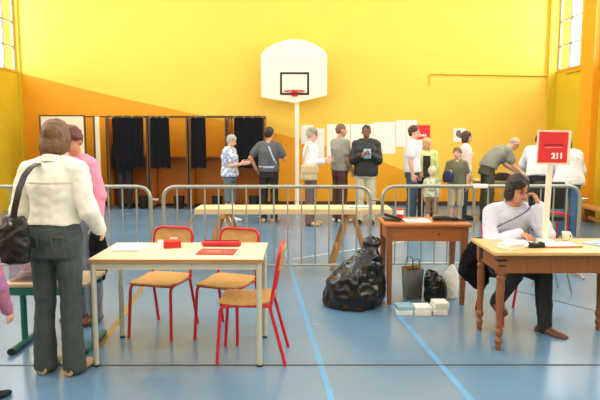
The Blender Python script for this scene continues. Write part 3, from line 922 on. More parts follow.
# ------------------------------------------------------------------ bags and paper under the small desk
def lump(rings, vox, amp, freq, seed, z0=0.0):
    m = MB(); m.loft([(V((x, y, z)), rx, ry, V((1, 0, 0)), V((0, 1, 0))) for x, y, z, rx, ry in rings], 22)
    me = remesh(m, vox, 3)
    nv = [v.normal.copy() for v in me.vertices]
    for v, n in zip(me.vertices, nv):
        p = v.co * freq
        k = 1 - 2 * abs(noise.noise(p + V((seed, 0, 0)))); k2 = 1 - 2 * abs(noise.noise(p * 2.3 + V((0, seed, 0))))
        v.co += n * amp * (k * .8 + .45 * k2)
        if v.co.z < z0: v.co.z = z0
    return me
o = obj('garbage_bag', lump([(0, 0, 0, .20, .2), (-.01, 0, .02, .255, .24), (0, 0, .12, .275, .255), (.02, 0, .22, .25, .235), (.06, 0, .32, .20, .2), (.11, 0, .42, .14, .14), (.15, 0, .50, .085, .085), (.16, 0, .56, .05, .05), (.17, 0, .60, .07, .05), (.17, 0, .63, .05, .03)], .008, .034, 4.6, 2.0), M_plastic, None, 0)
o.data.shade_smooth(); o.location = (.515, 5.47, 0); tag(o, 'large full black garbage bag on the floor beside the small desk', 'garbage bag')
t = thing('shopping_bag', 'grey open shopping bag under the small wooden desk', 'bag', (1.125, 5.72, 0), .35)
m_gb = mat('grey bag paper', (92, 92, 92), .5, .1, 10); m_gold = mat('gold lining', (206, 168, 76), .5, .15, 14)
b = MB(); hw, hd_ = .10, .075
b.loft([(V((0, 0, 0)), .125, .1, V((.8, .6, 0)), V((-.6, .8, 0))), (V((0, 0, .30)), .15, .12, V((.8, .6, 0)), V((-.6, .8, 0)))], 4)
bmesh.ops.delete(b.bm, geom=[f for f in b.bm.faces if all(v.co.z > .29 for v in f.verts)], context='FACES')
o = b.build('body', m_gb, t, 20); md = o.modifiers.new('thick', 'SOLIDIFY'); md.thickness = .004; 
b = MB(); b.loft([(V((0, 0, .27)), .142, .114, V((.8, .6, 0)), V((-.6, .8, 0))), (V((0, 0, .302)), .144, .116, V((.8, .6, 0)), V((-.6, .8, 0)))], 4)
bmesh.ops.delete(b.bm, geom=[f for f in b.bm.faces if all(v.co.z > .29 for v in f.verts) or all(v.co.z < .28 for v in f.verts)], context='FACES')
o = b.build('lining', m_gold, t, 20)
for sy in (-1, 1):
    MB().tube(fillet([(-.04, sy * .07, .29), (-.035, sy * .06, .40), (.035, sy * .06, .40), (.04, sy * .07, .29)], .03), .004, 6).build('handle', M_black, t)
o = obj('plastic_bag', lump([(0, 0, 0, .07, .07), (0, 0, .02, .10, .09), (0, 0, .15, .105, .095), (-.02, 0, .24, .08, .075), (-.04, 0, .29, .045, .05), (-.05, 0, .31, .02, .03)], .007, .012, 14, 5.0), M_plastic, None, 0)
o.data.shade_smooth(); o.location = (1.325, 5.58, 0); tag(o, 'small black plastic bag under the small desk between grey and white bags', 'bag')
o = obj('paper_bag', lump([(0, 0, 0, .065, .05), (0, 0, .01, .075, .055), (0, 0, .16, .078, .05), (.005, 0, .25, .065, .035), (.015, 0, .31, .03, .02), (.018, 0, .335, .012, .012)], .006, .006, 12, 9.0), M_paper, None, 0)
o.data.shade_smooth(); o.location = (1.50, 5.70, 0); tag(o, 'tall white paper bag on the floor beside the desk leg', 'bag')
ream = None
stk = [(.955, 5.21, 2, .15, .16, 'left stack'), (1.115, 5.19, 2, .15, .16, 'middle stack'), (1.275, 5.21, 3, .13, .16, 'right stack')]
for (x, y, n, sx, sy, wd) in stk:
    for k in range(n):
        lev = ('bottom', 'second', 'third', 'topmost')[k] if k < n - 1 else 'topmost'
        blue = (wd == 'left stack' and k == 1)
        o = MB().box((0, 0, .018), (sx, sy, .035), bevel=.003).build('paper_packet', M_paper2 if blue else M_paper, None, 0)
        o.location = (x + .006 * ((k * 7) % 3 - 1), y + .005 * ((k * 5) % 3 - 1), .036 * k); o.rotation_euler.z = .06 * ((k * 3) % 4 - 1.5) / 2 + .03
        tag(o, '%s paper packet, %s of the %s in front of the small desk' % ('blueish' if blue else 'white', lev, wd), 'paper packet', 'paper packets on the floor')

# ------------------------------------------------------------------ desk with turned legs
QZ = .762
t = thing('writing_desk', 'brown wooden desk with turned legs in front of the man on the phone', 'desk', (1.99, 4.49, 0))
MB().box((0, 0, QZ - .013), (1.14, .60, .026), bevel=.006).build('desktop', M_dtop, t)
f = MB()
for sy in (-1, 1): f.box((0, sy * .238, QZ - .096), (.94, .024, .14))
for sx in (-1, 1): f.box((sx * .50, 0, QZ - .096), (.024, .42, .14))
f.build('apron', M_wood2, t, 0)
prof = [(.017, 0), (.021, .01), (.019, .04), (.024, .06), (.029, .075), (.024, .09), (.018, .105), (.028, .125), (.031, .14), (.028, .155), (.02, .17), (.026, .19), (.022, .21), (.026, .30), (.03, .42), (.032, .50), (.027, .53), (.034, .545), (.034, .56), (.026, .575), (.03, .59)]
for sx in (-1, 1):
    for sy in (-1, 1):
        l = MB(); l.lathe(prof, (sx * .495, sy * .232, 0), 16); l.box((sx * .495, sy * .232, .66), (.064, .064, .15), bevel=.003)
        lo_ = l.build('leg', M_wood2, t, 35)
for sx in (-1, 1):
    b = MB(); b.box((sx * .5, -.265, .695), (.07, .004, .018)); b.box((sx * .53, -.235, .695), (.004, .07, .018)); b.box((sx * .5, -.265, .655), (.05, .004, .012)); b.build('bracket', M_black, t, 0)
b = MB(); b.box((-.515, .18, .66), (.004, .06, .09)); b.build('bracket', M_black, t, 0)
# red sign on a post
t = thing('sign_stand', 'red sign with white number on a white post standing on the desk', 'sign', (2.0, 4.62, QZ), R(-4))
tl = Matrix.Rotation(R(1.2), 4, 'Y')
MB().box((-.03, .015, .009), (.12, .12, .018), bevel=.004).build('base', M_white, t)
MB().box((-.022, .015, .36), (.042, .022, .70), M=tl).build('post', M_white, t, 0)
MB().box((0, 0, .755), (.258, .012, .272), M=tl).build('board', mat('cream card', (246, 226, 200), .5), t, 0)
pn = MB().box((-.006, -.008, .757), (.222, .006, .240), M=tl).build('panel', M_signred, t, 0)
def text(body, size, m, parent, loc, bold=0.0, name='lettering', depth=.001):
    c = bpy.data.curves.new('txt', 'FONT'); c.body = body; c.size = size; c.extrude = depth; c.offset = bold; c.align_x = 'CENTER'; c.align_y = 'CENTER'; c.resolution_u = 3
    o = bpy.data.objects.new('txt', c); COL.objects.link(o)
    me = bpy.data.meshes.new_from_object(o.evaluated_get(bpy.context.evaluated_depsgraph_get()))
    bpy.data.objects.remove(o)
    q = bpy.data.objects.new(name, me); COL.objects.link(q); me.materials.clear(); me.materials.append(m)
    q.parent = parent; q.location = loc; q.rotation_euler = (R(90), 0, 0)
    return q
text('211', .060, M_paper, t, (.028, -.012, .688), .003)
text('BUREAU DE VOTE', .018, mat('dark red print', (110, 20, 34), .5), t, (-.004, -.012, .775), .0004)
MB().box((-.004, -.012, .756), (.13, .002, .004)).build('rule', mat('pale rule', (246, 170, 160), .5), t, 0)
# things on the writing desk
sheets('rumpled white papers on the front corner of the writing desk', 'paper_stack', 'papers', (1.60, 4.36, QZ), .5, .15, .12, 6, M_paper, dz=.007)
o = obj('crumpled_paper', lump([(0, 0, 0, .05, .04), (0, 0, .012, .06, .05), (0, 0, .03, .045, .035), (0, 0, .04, .02, .015)], .005, .012, 25, 3), M_paper, None, 0); o.location = (1.70, 4.42, QZ); tag(o, 'crumpled white paper on the writing desk', 'paper')
o = MB().box((0, 0, .002), (.30, .21, .004)).build('register', M_paper, None, 0); o.location = (2.0, 4.50, QZ); o.rotation_euler.z = -.05; tag(o, 'large white register sheet lying open below the sign', 'papers')
o = MB().box((0, 0, .006), (.28, .022, .012), bevel=.002).build('ruler', mat('brown wood ruler', (190, 120, 72), .5), None, 0); o.location = (2.01, 4.375, QZ); o.rotation_euler.z = .06; tag(o, 'brown wooden ruler in front of the register sheet', 'ruler')
o = MB().box((0, 0, .002), (.2, .26, .004)).build('note_sheet', M_paper, None, 0); o.location = (1.77, 4.62, QZ); o.rotation_euler.z = .15; tag(o, 'white sheet under the writing hand of the man on the phone', 'paper')
t = thing('telephone', 'flat black telephone base on the writing desk', 'telephone', (1.80, 4.40, QZ), .1)
b = MB(); b.box((0, 0, .014), (.125, .085, .028), bevel=.008); b.build('base', M_black, t); MB().box((.0, -.01, .031), (.06, .05, .005), bevel=.001).build('keypad', mat('dark grey keys', (60, 60, 62)), t)
b = MB(); b.box((-.045, 0, .032), (.02, .07, .012), bevel=.003); b.box((.05, 0, .032), (.02, .07, .012), bevel=.003); b.build('cradle', M_black, t)
for k in range(3):
    o = MB().box((0, 0, .004), (.16, .22, .007), bevel=.001).build('leaflet', M_paper2 if k != 1 else M_paper, None, 0); o.location = (2.35 + .03 * k, 4.50 - .02 * k, QZ + .0075 * k); o.rotation_euler.z = .5 + .15 * k
    tag(o, ('blueish leaflet at the bottom', 'white leaflet in the middle', 'blueish leaflet on top')[k] + ' of the pile near the edge of the writing desk', 'leaflet', 'leaflets on the writing desk')
t = thing('cup', 'white cup on the desk behind the sign post', 'cup', (2.17, 4.70, QZ))
MB().lathe([(.02, 0), (.024, .004), (.034, .07), (.031, .07), (.021, .008)], (0, 0, 0), 16).build('body', M_paper, t)
MB().tube([(.03 + .018 * math.sin(a * math.pi / 6), 0, .035 + .02 * math.cos(a * math.pi / 6)) for a in range(7)], .004, 6).build('handle', M_paper, t)
# folding stool behind the desk
t = thing('folding_stool', 'grey metal folding stool with beige seat behind the writing desk', 'stool', (2.62, 5.95, 0), .1)
MB().box((0, 0, .44), (.34, .30, .03), bevel=.01).build('seat', M_leg, t)
for sy in (-1, 1):
    for sx in (-1, 1):
        MB().tube([(sx * .15, sy * .13, .012), (-sx * -.02, sy * .13, .43)], .012, 8).build('leg', M_steel, t)
# low gym bench by the right wall
t = thing('gym_bench', 'low wooden gym bench along the yellow wall at the right', 'bench', (5.45, 10.9, 0))
MB().box((0, 0, .29), (.28, 3.0, .04), bevel=.006).build('seat', M_pine2, t)
MB().box((0, 0, .09), (.06, 2.9, .06), bevel=.004).build('rail', M_pine2, t)
for y in (-1.2, 0, 1.2): MB().prism([(-.12, 0), (.12, 0), (.09, .27), (-.09, .27)], y - .02, y + .02).build('leg', M_wood2, t, 0)

# ------------------------------------------------------------------ registration table at the back right
t = thing('table', 'long pale table at the back where the older man bends over', 'table', (4.36, 11.66, 0))
MB().box((0, 0, .735), (1.75, .62, .03), bevel=.004).build('tabletop', M_pine, t)
for sy in (-1, 1): MB().box((0, sy * .27, .69), (1.6, .02, .06)).build('apron', M_leg, t, 0)
for sx in (-1, 1):
    for sy in (-1, 1): MB().tube([(sx * .8, sy * .26, 0), (sx * .8, sy * .26, .72)], .018, 10).build('leg', M_leg, t)
o = MB().box((0, 0, .11), (.30, .28, .22), bevel=.004).build('ballot_carton', M_pine, None, 0); o.location = (4.36, 11.8, .75); tag(o, 'pale wooden box on the table behind the hands of the older man', 'box')
o = obj('coat', lump([(0, 0, 0, .2, .14), (0, 0, .02, .22, .16), (.02, 0, .08, .17, .12), (0, 0, .13, .08, .06)], .01, .02, 12, 6), mat('charcoal cloth', (58, 56, 54), .9), None, 0); o.data.shade_smooth(); o.location = (4.0, 11.52, .75); tag(o, 'dark coat heaped on the table below the older man', 'coat')
sheets('white papers on the back table beside the dark coat', 'paper_stack', 'papers', (4.38, 11.52, .75), .2, .22, .2, 5, M_paper, dz=.006)
# black chair behind the seated man
t = thing('office_chair', 'black chair with rounded backrest behind the man on the phone', 'chair', (3.50, 8.3, 0), R(172))
b = MB(); b.box((0, .2, .79), (.42, .06, .38), bevel=.025); b.build('backrest', M_black, t)
b = MB(); b.box((0, 0, .46), (.44, .42, .07), bevel=.025); b.build('seat', M_black, t)
MB().tube([(0, .05, .44), (0, .24, .46), (0, .245, .7)], .02, 8).build('back_support', M_black, t)
MB().tube([(0, 0, .12), (0, 0, .44)], .025, 10).build('column', M_steel, t)
b = MB()
for k in range(5):
    a = 2 * math.pi * k / 5; b.tube([(0, 0, .13), (.26 * math.cos(a), .26 * math.sin(a), .075)], .018, 8)
b.build('base', M_black, t)
for k in range(5):
    a = 2 * math.pi * k / 5; MB().ell((.26 * math.cos(a), .26 * math.sin(a), .03), .028, .028, .03).build('castor', M_black, t)

# ------------------------------------------------------------------ people
m_ivory = mat('ivory jacket cloth', (240, 236, 224), .75, .03, 14)
m_whitecloth = mat('white shirt cloth', (228, 228, 232), .75, .02, 14)
m_denim = mat('dark green grey denim', (66, 76, 76), .8, .18, 9)
m_jeans = mat('blue denim', (72, 112, 150), .8, .15, 10)
m_djeans = mat('dark blue denim', (62, 78, 96), .8, .15, 10)
m_gjeans = mat('grey blue denim', (112, 122, 138), .8, .15, 10)
m_pink = mat('pink knit', (238, 150, 182), .85, .06, 30)
m_floral = mat('floral blouse', (226, 228, 236), .8, rgb2=(150, 166, 200), scale=16, kind='voronoi')
m_teal = mat('grey teal shorts', (92, 110, 112), .8, .1, 10)
m_greytee = mat('charcoal grey tee', (92, 92, 94), .85, .08, 14)
m_blacktr = mat('black trousers', (34, 34, 38), .8, .12, 10)
m_browntr = mat('brown trousers', (94, 62, 52), .8, .12, 10)
m_taupe = mat('taupe trousers', (104, 86, 82), .8, .12, 10)
m_khaki = mat('khaki grey shirt', (150, 148, 136), .8, .06, 14)
m_beige = mat('beige trousers', (206, 194, 168), .8, .06, 10)
m_blackjk = mat('black jacket cloth', (38, 40, 38), .6, .15, 10)
m_lime = mat('pale lime jacket', (214, 224, 150), .8, .08, 14)
m_olive = mat('olive tee', (110, 112, 84), .85, .08, 14)
m_sand = mat('sand shorts', (196, 184, 156), .8, .08, 10)
m_brownsh = mat('brown shorts', (134, 106, 78), .8, .1, 10)
m_oliveblock = mat('white and olive tee', (232, 228, 214), .85, rgb2=(140, 150, 90), scale=5)
m_rose = mat('pale rose blouse', (244, 226, 220), .8, .04, 14)
m_olgrey = mat('grey short sleeved shirt', (140, 140, 128), .8, .06, 14)
m_oltr = mat('dark olive trousers', (86, 82, 64), .8, .12, 10)
m_lav = mat('pale lavender blue shirt', (208, 210, 228), .75, .04, 12)
m_navy = mat('navy cloth', (44, 46, 84), .8, .1, 12)
m_cap = mat('grey beige cap cloth', (150, 146, 122), .85, .08, 16)
m_bag = mat('beige canvas', (206, 182, 140), .8, .08, 14)
m_choc = mat('brown leather', (98, 56, 38), .4, .1, 10)
m_tan = mat('tan sandal', (196, 160, 124), .6, .06, 12)
m_darkchild = mat('rose patterned cloth', (190, 112, 122), .85, rgb2=(150, 100, 150), scale=14)
H_brown = mat('brown hair', (112, 76, 48), .55, .25, 26, stretch=(3, 3, .6))
H_auburn = mat('auburn hair', (96, 42, 34), .5, .25, 26, stretch=(3, 3, .6))
H_grey = mat('grey hair', (168, 164, 154), .6, .2, 26)
H_dark = mat('dark hair', (34, 26, 24), .5, .25, 26)
H_dbrown = mat('dark brown hair', (74, 46, 34), .5, .25, 26)
H_blonde = mat('blonde hair', (206, 170, 112), .55, .18, 26)
H_pale = mat('pale blond hair', (232, 208, 166), .55, .12, 26)
H_buzz = mat('cropped brown hair', (120, 92, 66), .6, .2, 26)

def body_band(info, seq, off, wd, name, m):
    pts = [info['surf'](t, a, off) for t, a in seq]
    nr = [pts[i] - info['spine'](seq[i][0])[0] for i in range(len(seq))]
    return ribbon(pts, wd, .006, nr).build(name, m, info['root'], 60)
def held(name, label, cat, info, side, mb, m, off=(0, 0, 0), rz=None):
    """a thing in a hand: placed in the world at the palm"""
    w_, d_, n_, s_ = info['hd'][side]
    p = info['world'](w_ + d_ * .075 + n_ * .03 + V(off))
    o = mb.build(name, m); o.location = p; o.rotation_euler.z = info['rz'] if rz is None else rz
    return tag(o, label, cat)

# 1 woman in white jacket, foreground
w1 = person('woman in white jacket and dark jeans seen from behind, black bag on her shoulder', (-1.635, 3.85, 0), 172, .968, lean=2, head=(6, 14), female=True, shw=.192,
    hair=('full', H_brown), skin=M_skin, top=m_ivory, sleeve='long', hem=.075, loose=.024, wide=1.02, bottom=m_denim, shoes=m_tan, voxel=.009, face=False, collar=m_ivory, wr=.012, over=True,
    arms={'L': (D(.30, .02, -1), D(-.05, -.7, -.8)), 'R': (D(-.26, .05, -1), D(.10, -.9, -.65))},
    legs={'L': (D(.02, 0, -1), D(.03, .02, -1)), 'R': (D(-.02, 0, -1), D(-.03, .02, -1))}, baggy=.8, flare=.022)
sp = w1['surf']
body_band(w1, [(.36, a, .03) and (.36, a) for a in range(-160, -19, 14)], .030, .006, 'yoke_seam', mat('seam thread', (214, 206, 188), .8))
for sx in (-1, 1):
    pk = []
    c = V((sx * .085, 0, 0))
    p0 = [sp(.00, -90 + sx * 38, .024), sp(.00, -90 + sx * 14, .024), sp(-.075, -90 + sx * 18, .022), sp(-.09, -90 + sx * 28, .022), sp(-.075, -90 + sx * 38, .022), sp(.00, -90 + sx * 38, .024)]
    nr = [p - w1['spine'](-.03)[0] for p in p0]
    ribbon(p0, .008, .006, nr).build('back_pocket', mat('pale denim stitch', (86, 96, 94), .8), w1['root'])
# shoulder bag
t = thing('shoulder_bag', 'black leather bag hanging from the shoulder of the woman in white jacket', 'bag', (-1.83, 3.665, .80), R(-8))
m_leather = mat('black leather', (26, 25, 26), .42, .12, 14, bump=.15)
obj('body', lump([(0, 0, .0, .085, .04), (0, 0, .01, .105, .055), (0, 0, .12, .12, .06), (.01, 0, .22, .10, .05), (.02, 0, .28, .075, .035), (.02, 0, .30, .05, .02)], .007, .010, 14, 4), m_leather, t, 0).data.shade_smooth()
MB().ell((.03, -.056, .26), .012, .006, .012).build('clasp', M_steel, t)
ribbon([(.03, -.03, .27), (.055, -.04, .36), (.085, -.03, .48), (.105, .0, .56), (.115, .05, .605), (.115, .13, .63), (.115, .20, .60), (.11, .26, .52)], .042, .007,
       [(0, -1, .2), (0, -1, .3), (0, -1, .3), (0, -.8, .6), (0, -.3, 1), (0, 0, 1), (0, .5, .8), (0, 1, .3)]).build('strap', m_leather, t, 60)
# 2 woman in pink
w2 = person('auburn haired woman in pink top, half hidden behind the woman in white jacket', (-1.865, 4.98, 0), -30, .97, lean=6, head=(18, 30), female=True, hair=('short', H_auburn),
    skin=M_skin2, top=m_pink, sleeve='long', hem=-.02, bottom=m_gjeans, shoes=m_choc, voxel=.01,
    arms={'L': ('ik', (.21, -.02, .84), (.3, .5, -.2), None), 'R': (D(-.15, -.2, -1), D(.3, -.9, .2))})
o = obj('coat', lump([(0, 0, 0, .02, .02), (-.005, 0, .08, .05, .03), (-.01, 0, .2, .075, .045), (-.02, 0, .33, .06, .04), (-.025, 0, .40, .035, .03)], .008, .012, 12, 8, z0=-1), M_cloth_black, None, 0); o.data.shade_smooth()
pw = w2['world'](w2['hd']['L'][0] + w2['hd']['L'][1] * .07); o.location = pw + V((.03, -.02, -.40)); tag(o, 'black coat hanging from the hand of the woman in pink', 'coat')
# child at the frame's edge
person('child in rose patterned top at the very edge of the picture', (-1.925, 3.42, 0), 160, .62, hair=('bob', H_brown), hscale=1.3, top=m_darkchild, sleeve='long', hem=-.02, loose=.03, wide=1.2, bottom=m_blacktr, shoes=M_black, voxel=.013, face=False,
    arms={'R': (D(-.3, 0, -1), D(-.05, -.3, -1))})
# 3 man on the phone
w3 = person('man in pale blue shirt sitting at the desk, phone at his ear, writing', (1.79, 5.07, 0), 6, 1.0, lean=20, head=(14, 17), pelvis_z=.545, hair=('bob', H_dark), skin=M_skin2, top=m_lav, sleeve='long', hem=-.05, loose=.017, wide=1.08,
    bottom=m_blacktr, shoes=m_choc, voxel=.009, baggy=.6, collar=m_lav,
    arms={'R': ('ik', (-.02, -.33, .812), (-.8, .2, -.5), D(.45, -.85, -.12), V((.1, 0, -1)), V((1, -.3, .3))), 'L': ('ik', (.145, -.315, 1.035), (.25, -.3, -1), D(-.25, .25, .95), V((-.9, .3, .2)), V((-.2, -.1, 1)))},
    legs={'L': (D(.16, -1, -.03), D(.05, -.03, -1)), 'R': (D(-.02, -1, -.03), D(0, .75, -.75)), 'FL': 22}, curl=.9)
W = w3['world']; C_, hx_, hf_, hu_ = w3['Cc'], w3['hx'], w3['hf'], w3['hu']
t = thing('telephone_handset', 'black telephone handset held to the ear of the man on the phone', 'telephone', W(C_ + hx_ * .098 + hf_ * .03 - hu_ * .03), w3['rz'])
q = C_ + hx_ * .098 + hf_ * .03 - hu_ * .03
e1 = C_ + hx_ * .102 - hu_ * .0 + hf_ * .0 - q; e2 = C_ + hx_ * .085 + hf_ * .095 - hu_ * .10 - q
b = MB(); b.tube([e1 - hx_ * .012, e1 + hx_ * .016, (e1 + e2) / 2 + hx_ * .028, e2 + hx_ * .02, e2 - hx_ * .012], [.018, .017, .012, .017, .018], 10); b.build('grip', M_black, t)
cord = [e2, e2 + V((-.02, -.05, -.06)), V((-.17, -.06, -.21)), V((-.30, -.02, -.285))]
pts = []; P_ = [V(c) for c in cord]
for k in range(90):
    u = k / 89; p = P_[0] * (1 - u) ** 3 + P_[1] * 3 * u * (1 - u) ** 2 + P_[2] * 3 * u * u * (1 - u) + P_[3] * u ** 3
    pts.append(p + V((0, .006 * math.cos(k * 1.6), .006 * math.sin(k * 1.6))))
MB().tube(pts, .0035, 5).build('cord', M_black, t)
w_, d_, n_, s_ = w3['hd']['R']
t = thing('pen', 'pen in the writing hand of the man on the phone', 'pen', W(w_ + d_ * .10 + n_ * .02), w3['rz'])
MB().tube([(-.01, -.03, -.026), (0, .02, .04), (.008, .055, .085)], [.002, .004, .004], 8).build('barrel', M_black, t)
gl = MB()
for sg in (-1, 1):
    c = C_ + hx_ * sg * .032 + hu_ * .002 + hf_ * .098
    gl.tube([c + hx_ * .024 * math.cos(a * math.pi / 8) + hu_ * .016 * math.sin(a * math.pi / 8) for a in range(16)], .002, 6, True)
    gl.tube([c + hx_ * sg * .024, C_ + hx_ * sg * .085 + hf_ * .01 + hu_ * .01], .002, 6)
gl.tube([C_ + hx_ * -.008 + hf_ * .10 + hu_ * .004, C_ + hx_ * .008 + hf_ * .10 + hu_ * .004], .002, 6)
gl.build('glasses', M_black, w3['root'])
o = obj('coat', lump([(.05, 0, 0, .02, .02), (.03, 0, .05, .08, .04), (0, 0, .15, .13, .06), (.02, 0, .30, .13, .06), (.05, 0, .40, .09, .045), (.06, 0, .44, .05, .03)], .009, .016, 10, 12, z0=-1), M_cloth_black, None, 0); o.data.shade_smooth(); o.location = (1.535, 5.03, .27); tag(o, 'dark coat hanging beside the chair of the man on the phone', 'coat')

# 4.. people along the back
p = person('grey haired woman in floral blouse and shorts reading a paper by the booths', (-1.32, 10.95, 0), 72, .935, female=True, head=(0, 22), hair=('short', H_grey), top=m_floral, hem=-.06, loose=.03, wide=1.15, bottom=m_teal, blen='knee', shoes=m_whitecloth, voxel=.012,
    arms={'R': (D(-.05, -.22, -1), D(.15, -1, .18)), 'L': (D(.05, -.2, -1), D(-.2, -1, .2))})
held('paper', 'paper in the hands of the grey haired woman', 'paper', p, 'R', MB().box((0, -.03, .02), (.1, .14, .004)), M_paper)
p = person('man in charcoal grey tee seen from behind, hand on his hip', (-.585, 10.95, 0), 168, 1.01, head=(-12, 5), hair=('short', H_dark), skin=M_skin2, top=m_greytee, hem=-.04, loose=.022, wide=1.08, bottom=m_blacktr, shoes=m_tan, voxel=.012, face=False,
    arms={'L': (D(.62, .25, -.85), D(-.42, -.25, -.85)), 'R': (D(-.42, -.15, -.9), D(.25, -.55, .55))})
m_strap = mat('pale blue strap', (184, 198, 220), .8)
body_band(p, [(.05 + .0 * a, a) for a in range(-160, -19, 10)], .03, .035, 'waist_strap', m_strap)
body_band(p, [(.12, -150), (.2, -130), (.28, -118), (.36, -108), (.43, -100)], .032, .03, 'shoulder_strap', m_strap)
p = person('person in cap and white shirt in the queue, beige bag on the hip', (.19, 10.55, 0), 78, 1.0, head=(0, 8), hair=('short', H_grey), top=m_whitecloth, sleeve='long', hem=-.02, loose=.022, bottom=m_taupe, shoes=m_tan, voxel=.012, baggy=1.8,
    arms={'R': (D(-.1, -.05, -1), D(.05, -.95, .12)), 'L': (D(.1, -.1, -1), D(-.05, -1, .15))})
c_ = MB(); C2 = p['Cc']; 
c_.ell(C2 + p['hu'] * .062 - p['hf'] * .012, .089, .099, .072, p['hx'], p['hf'], p['hu']); c_.build('cap', m_cap, p['root'], 60)
b = MB(); b.loft([(C2 + p['hu'] * (.052 - .018 * k) + p['hf'] * (.06 + .095 * k), .075 * math.sqrt(max(.05, 1 - (k * .92) ** 2)), .005, p['hx'], p['hu']) for k in (0, .3, .6, .85, 1)], 12); b.build('cap_visor', m_cap, p['root'], 60)
t = thing('shoulder_bag', 'beige canvas bag on the hip of the person in the cap', 'bag', (.16, 10.27, .84), R(8))
obj('body', lump([(0, 0, 0, .13, .04), (0, 0, .015, .15, .055), (0, 0, .15, .15, .055), (0, 0, .25, .145, .05), (0, 0, .27, .12, .03)], .01, .006, 9, 4), m_bag, t, 0).data.shade_smooth()
MB().box((0, -.058, .19), (.28, .012, .13), bevel=.005).build('flap', m_bag, t)
ribbon([(-.1, .01, .25), (-.09, .0, .40), (-.06, .0, .53), (-.02, .03, .64), (0.01, .12, .66)], .03, .006, [(0, -1, 0), (0, -1, 0), (0, -1, .2), (0, -1, .8), (0, 0, 1)]).build('strap', m_bag, t, 60)
held('paper', 'paper held out by the person in the cap', 'paper', p, 'R', MB().box((0, -.02, .02), (.07, .12, .004)), M_paper)
p = person('man in khaki grey shirt and brown trousers in the queue', (.75, 10.98, 0), 118, 1.045, head=(-18, 4), hair=('crop', H_buzz), skin=M_skin2, top=m_khaki, hem=-.05, loose=.026, wide=1.05, bottom=m_browntr, shoes=m_whitecloth, voxel=.012, baggy=1.6, face=False,
    arms={'R': (D(-.08, -.12, -1), D(.18, -.55, -.8)), 'L': (D(.1, -.1, -1), D(-.2, -.7, -.6))})
held('paper', 'white paper in the hand of the man in khaki shirt', 'paper', p, 'R', MB().box((0, -.03, -.03), (.005, .15, .1)), M_paper)
p = person('man in black jacket and beige trousers facing the camera', (1.21, 10.7, 0), -8, 1.03, head=(0, 8), hair=('crop', H_dark), skin=M_skin3, top=m_blackjk, sleeve='long', hem=-.12, loose=.03, wide=1.08, bottom=m_beige, shoes=M_black, voxel=.012, baggy=1.7, collar=m_blackjk,
    arms={'R': (D(-.16, -.12, -1), D(.5, -.7, .35)), 'L': (D(.16, -.1, -1), D(-.45, -.75, .4))})
held('leaflet', 'light blue leaflets in the hands of the man in black jacket', 'leaflet', p, 'L', MB().box((-.02, -.02, 0), (.13, .012, .17), bevel=.003), M_paper2)
p = person('man in white polo shirt and jeans beside the red poster', (2.07, 10.75, 0), 70, 1.025, head=(-5, 2), hair=('short', H_dbrown), top=m_whitecloth, hem=-.05, loose=.026, wide=1.05, bottom=m_djeans, shoes=M_black, voxel=.012, baggy=1.5, collar=m_whitecloth,
    arms={'R': (D(-.1, .02, -1), D(.05, -.22, -1)), 'L': (D(.1, 0, -1), D(0, -.3, -1))})
p = person('blonde woman in lime jacket over black top, behind the toddler', (2.43, 11.2, 0), -12, .90, head=(-25, 10), female=True, hair=('long', H_blonde), top=m_lime, sleeve='long', hem=-.06, loose=.022, bottom=m_blacktr, shoes=M_black, voxel=.012,
    arms={'R': (D(-.15, -.05, -1), D(.2, -.8, -.3)), 'L': (D(.15, 0, -1), D(0, -.3, -1))})
b = [p['surf'](t_, 90, .034) for t_ in (-.04, .08, .16, .24, .32, .40)]
ribbon(b, .15, .008, [(0, -1, 0)] * 6).build('black_top', m_blackjk, p['root'], 60)
p = person('pale blond toddler in white and olive tee seen from behind', (2.36, 10.4, 0), 170, .575, hscale=1.42, hair=('short', H_pale), top=m_oliveblock, hem=-.06, loose=.03, wide=1.1, bottom=m_brownsh, blen='knee', shoes=m_whitecloth, voxel=.013, face=False, baggy=1.8)
p = person('boy in olive tee holding a navy bag', (2.93, 10.9, 0), -14, .775, hscale=1.18, head=(-15, -4), hair=('short', H_buzz), top=m_olive, hem=-.07, loose=.03, wide=1.05, bottom=m_sand, blen='knee', shoes=m_navy, voxel=.012, baggy=1.6,
    arms={'R': (D(-.2, -.1, -1), D(.2, -.9, .25)), 'L': (D(.3, .1, -1), D(.0, -.15, -1))})
o = obj('bag', lump([(0, 0, 0, .06, .04), (0, 0, .02, .09, .06), (0, 0, .12, .10, .065), (0, 0, .2, .06, .04)], .01, .01, 12, 3), m_navy, None, 0); o.data.shade_smooth()
w_, d_, n_, s_ = p['hd']['R']; o.location = p['world'](w_ + d_ * .05) + V((-.03, -.02, -.17)); tag(o, 'small navy bag held by the boy in olive tee', 'bag')
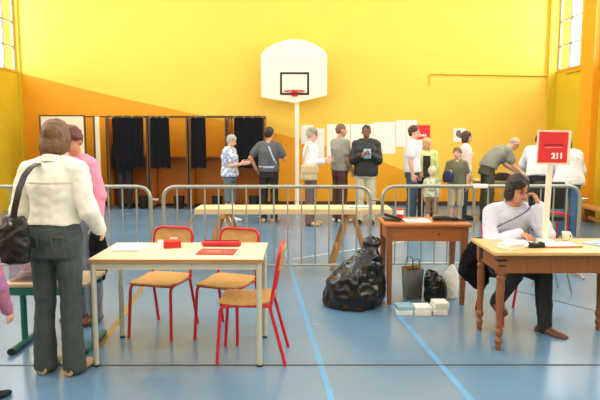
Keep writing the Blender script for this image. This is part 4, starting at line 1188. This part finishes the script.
p = person('brown haired woman in pale rose blouse behind the boy', (3.19, 11.3, 0), 78, .97, female=True, head=(0, 4), hair=('bob', H_dbrown), top=m_rose, sleeve='long', hem=-.05, loose=.024, bottom=m_djeans, shoes=M_black, voxel=.012,
    arms={'R': (D(-.1, .0, -1), D(.05, -.3, -1))})
p = person('older balding man in grey shirt bending over the back table', (3.58, 11.12, 0), 94, 1.04, lean=54, head=(0, 48), hair=('bald', H_grey), top=m_olgrey, hem=.0, loose=.03, wide=1.1, bottom=m_oltr, shoes=M_black, voxel=.012, baggy=1.8, belt=M_black,
    arms={'R': (D(-.08, -.35, -1), D(.05, -.72, -.6)), 'L': (D(.08, -.4, -1), D(-.05, -.8, -.5))})
p = person('person in white shirt bending behind the sign, dark hair', (4.10, 9.95, 0), 162, 1.0, lean=38, head=(-8, 30), hair=('short', H_dark), top=m_whitecloth, sleeve='long', hem=-.06, loose=.035, wide=1.15, bottom=m_blacktr, shoes=M_black, voxel=.012, face=False,
    arms={'L': (D(.25, -.5, -.8), D(-.1, -.8, -.3)), 'R': (D(-.25, -.5, -.8), D(.1, -.8, -.3))})
p = person('woman in white top and blue jeans bending at the right, near the gym bench', (4.18, 9.05, 0), 168, .95, lean=26, head=(30, 24), female=True, hair=('bob', H_dbrown), top=m_whitecloth, sleeve='threequarter', hem=-.09, loose=.035, wide=1.2, bottom=m_jeans, shoes=M_steel, voxel=.012, face=False, baggy=1.4,
    arms={'L': (D(.3, -.35, -.9), D(-.2, -.8, -.5)), 'R': (D(-.3, -.2, -1), D(.1, -.7, -.6))})
person('voter in dark trousers standing behind the closed booth curtain', (-3.93, 13.06, 0), 180, 1.0, hair=('short', H_dark), top=m_blackjk, sleeve='long', loose=.02, bottom=m_blacktr, shoes=M_black, voxel=.014, face=False,
    arms={'L': (D(.1, -.1, -1), D(-.2, -.2, -1)), 'R': (D(-.1, -.1, -1), D(.2, -.2, -1))}, legs={'L': (D(.01, 0, -1), D(.0, .02, -1)), 'R': (D(-.01, 0, -1), D(.0, .02, -1))})
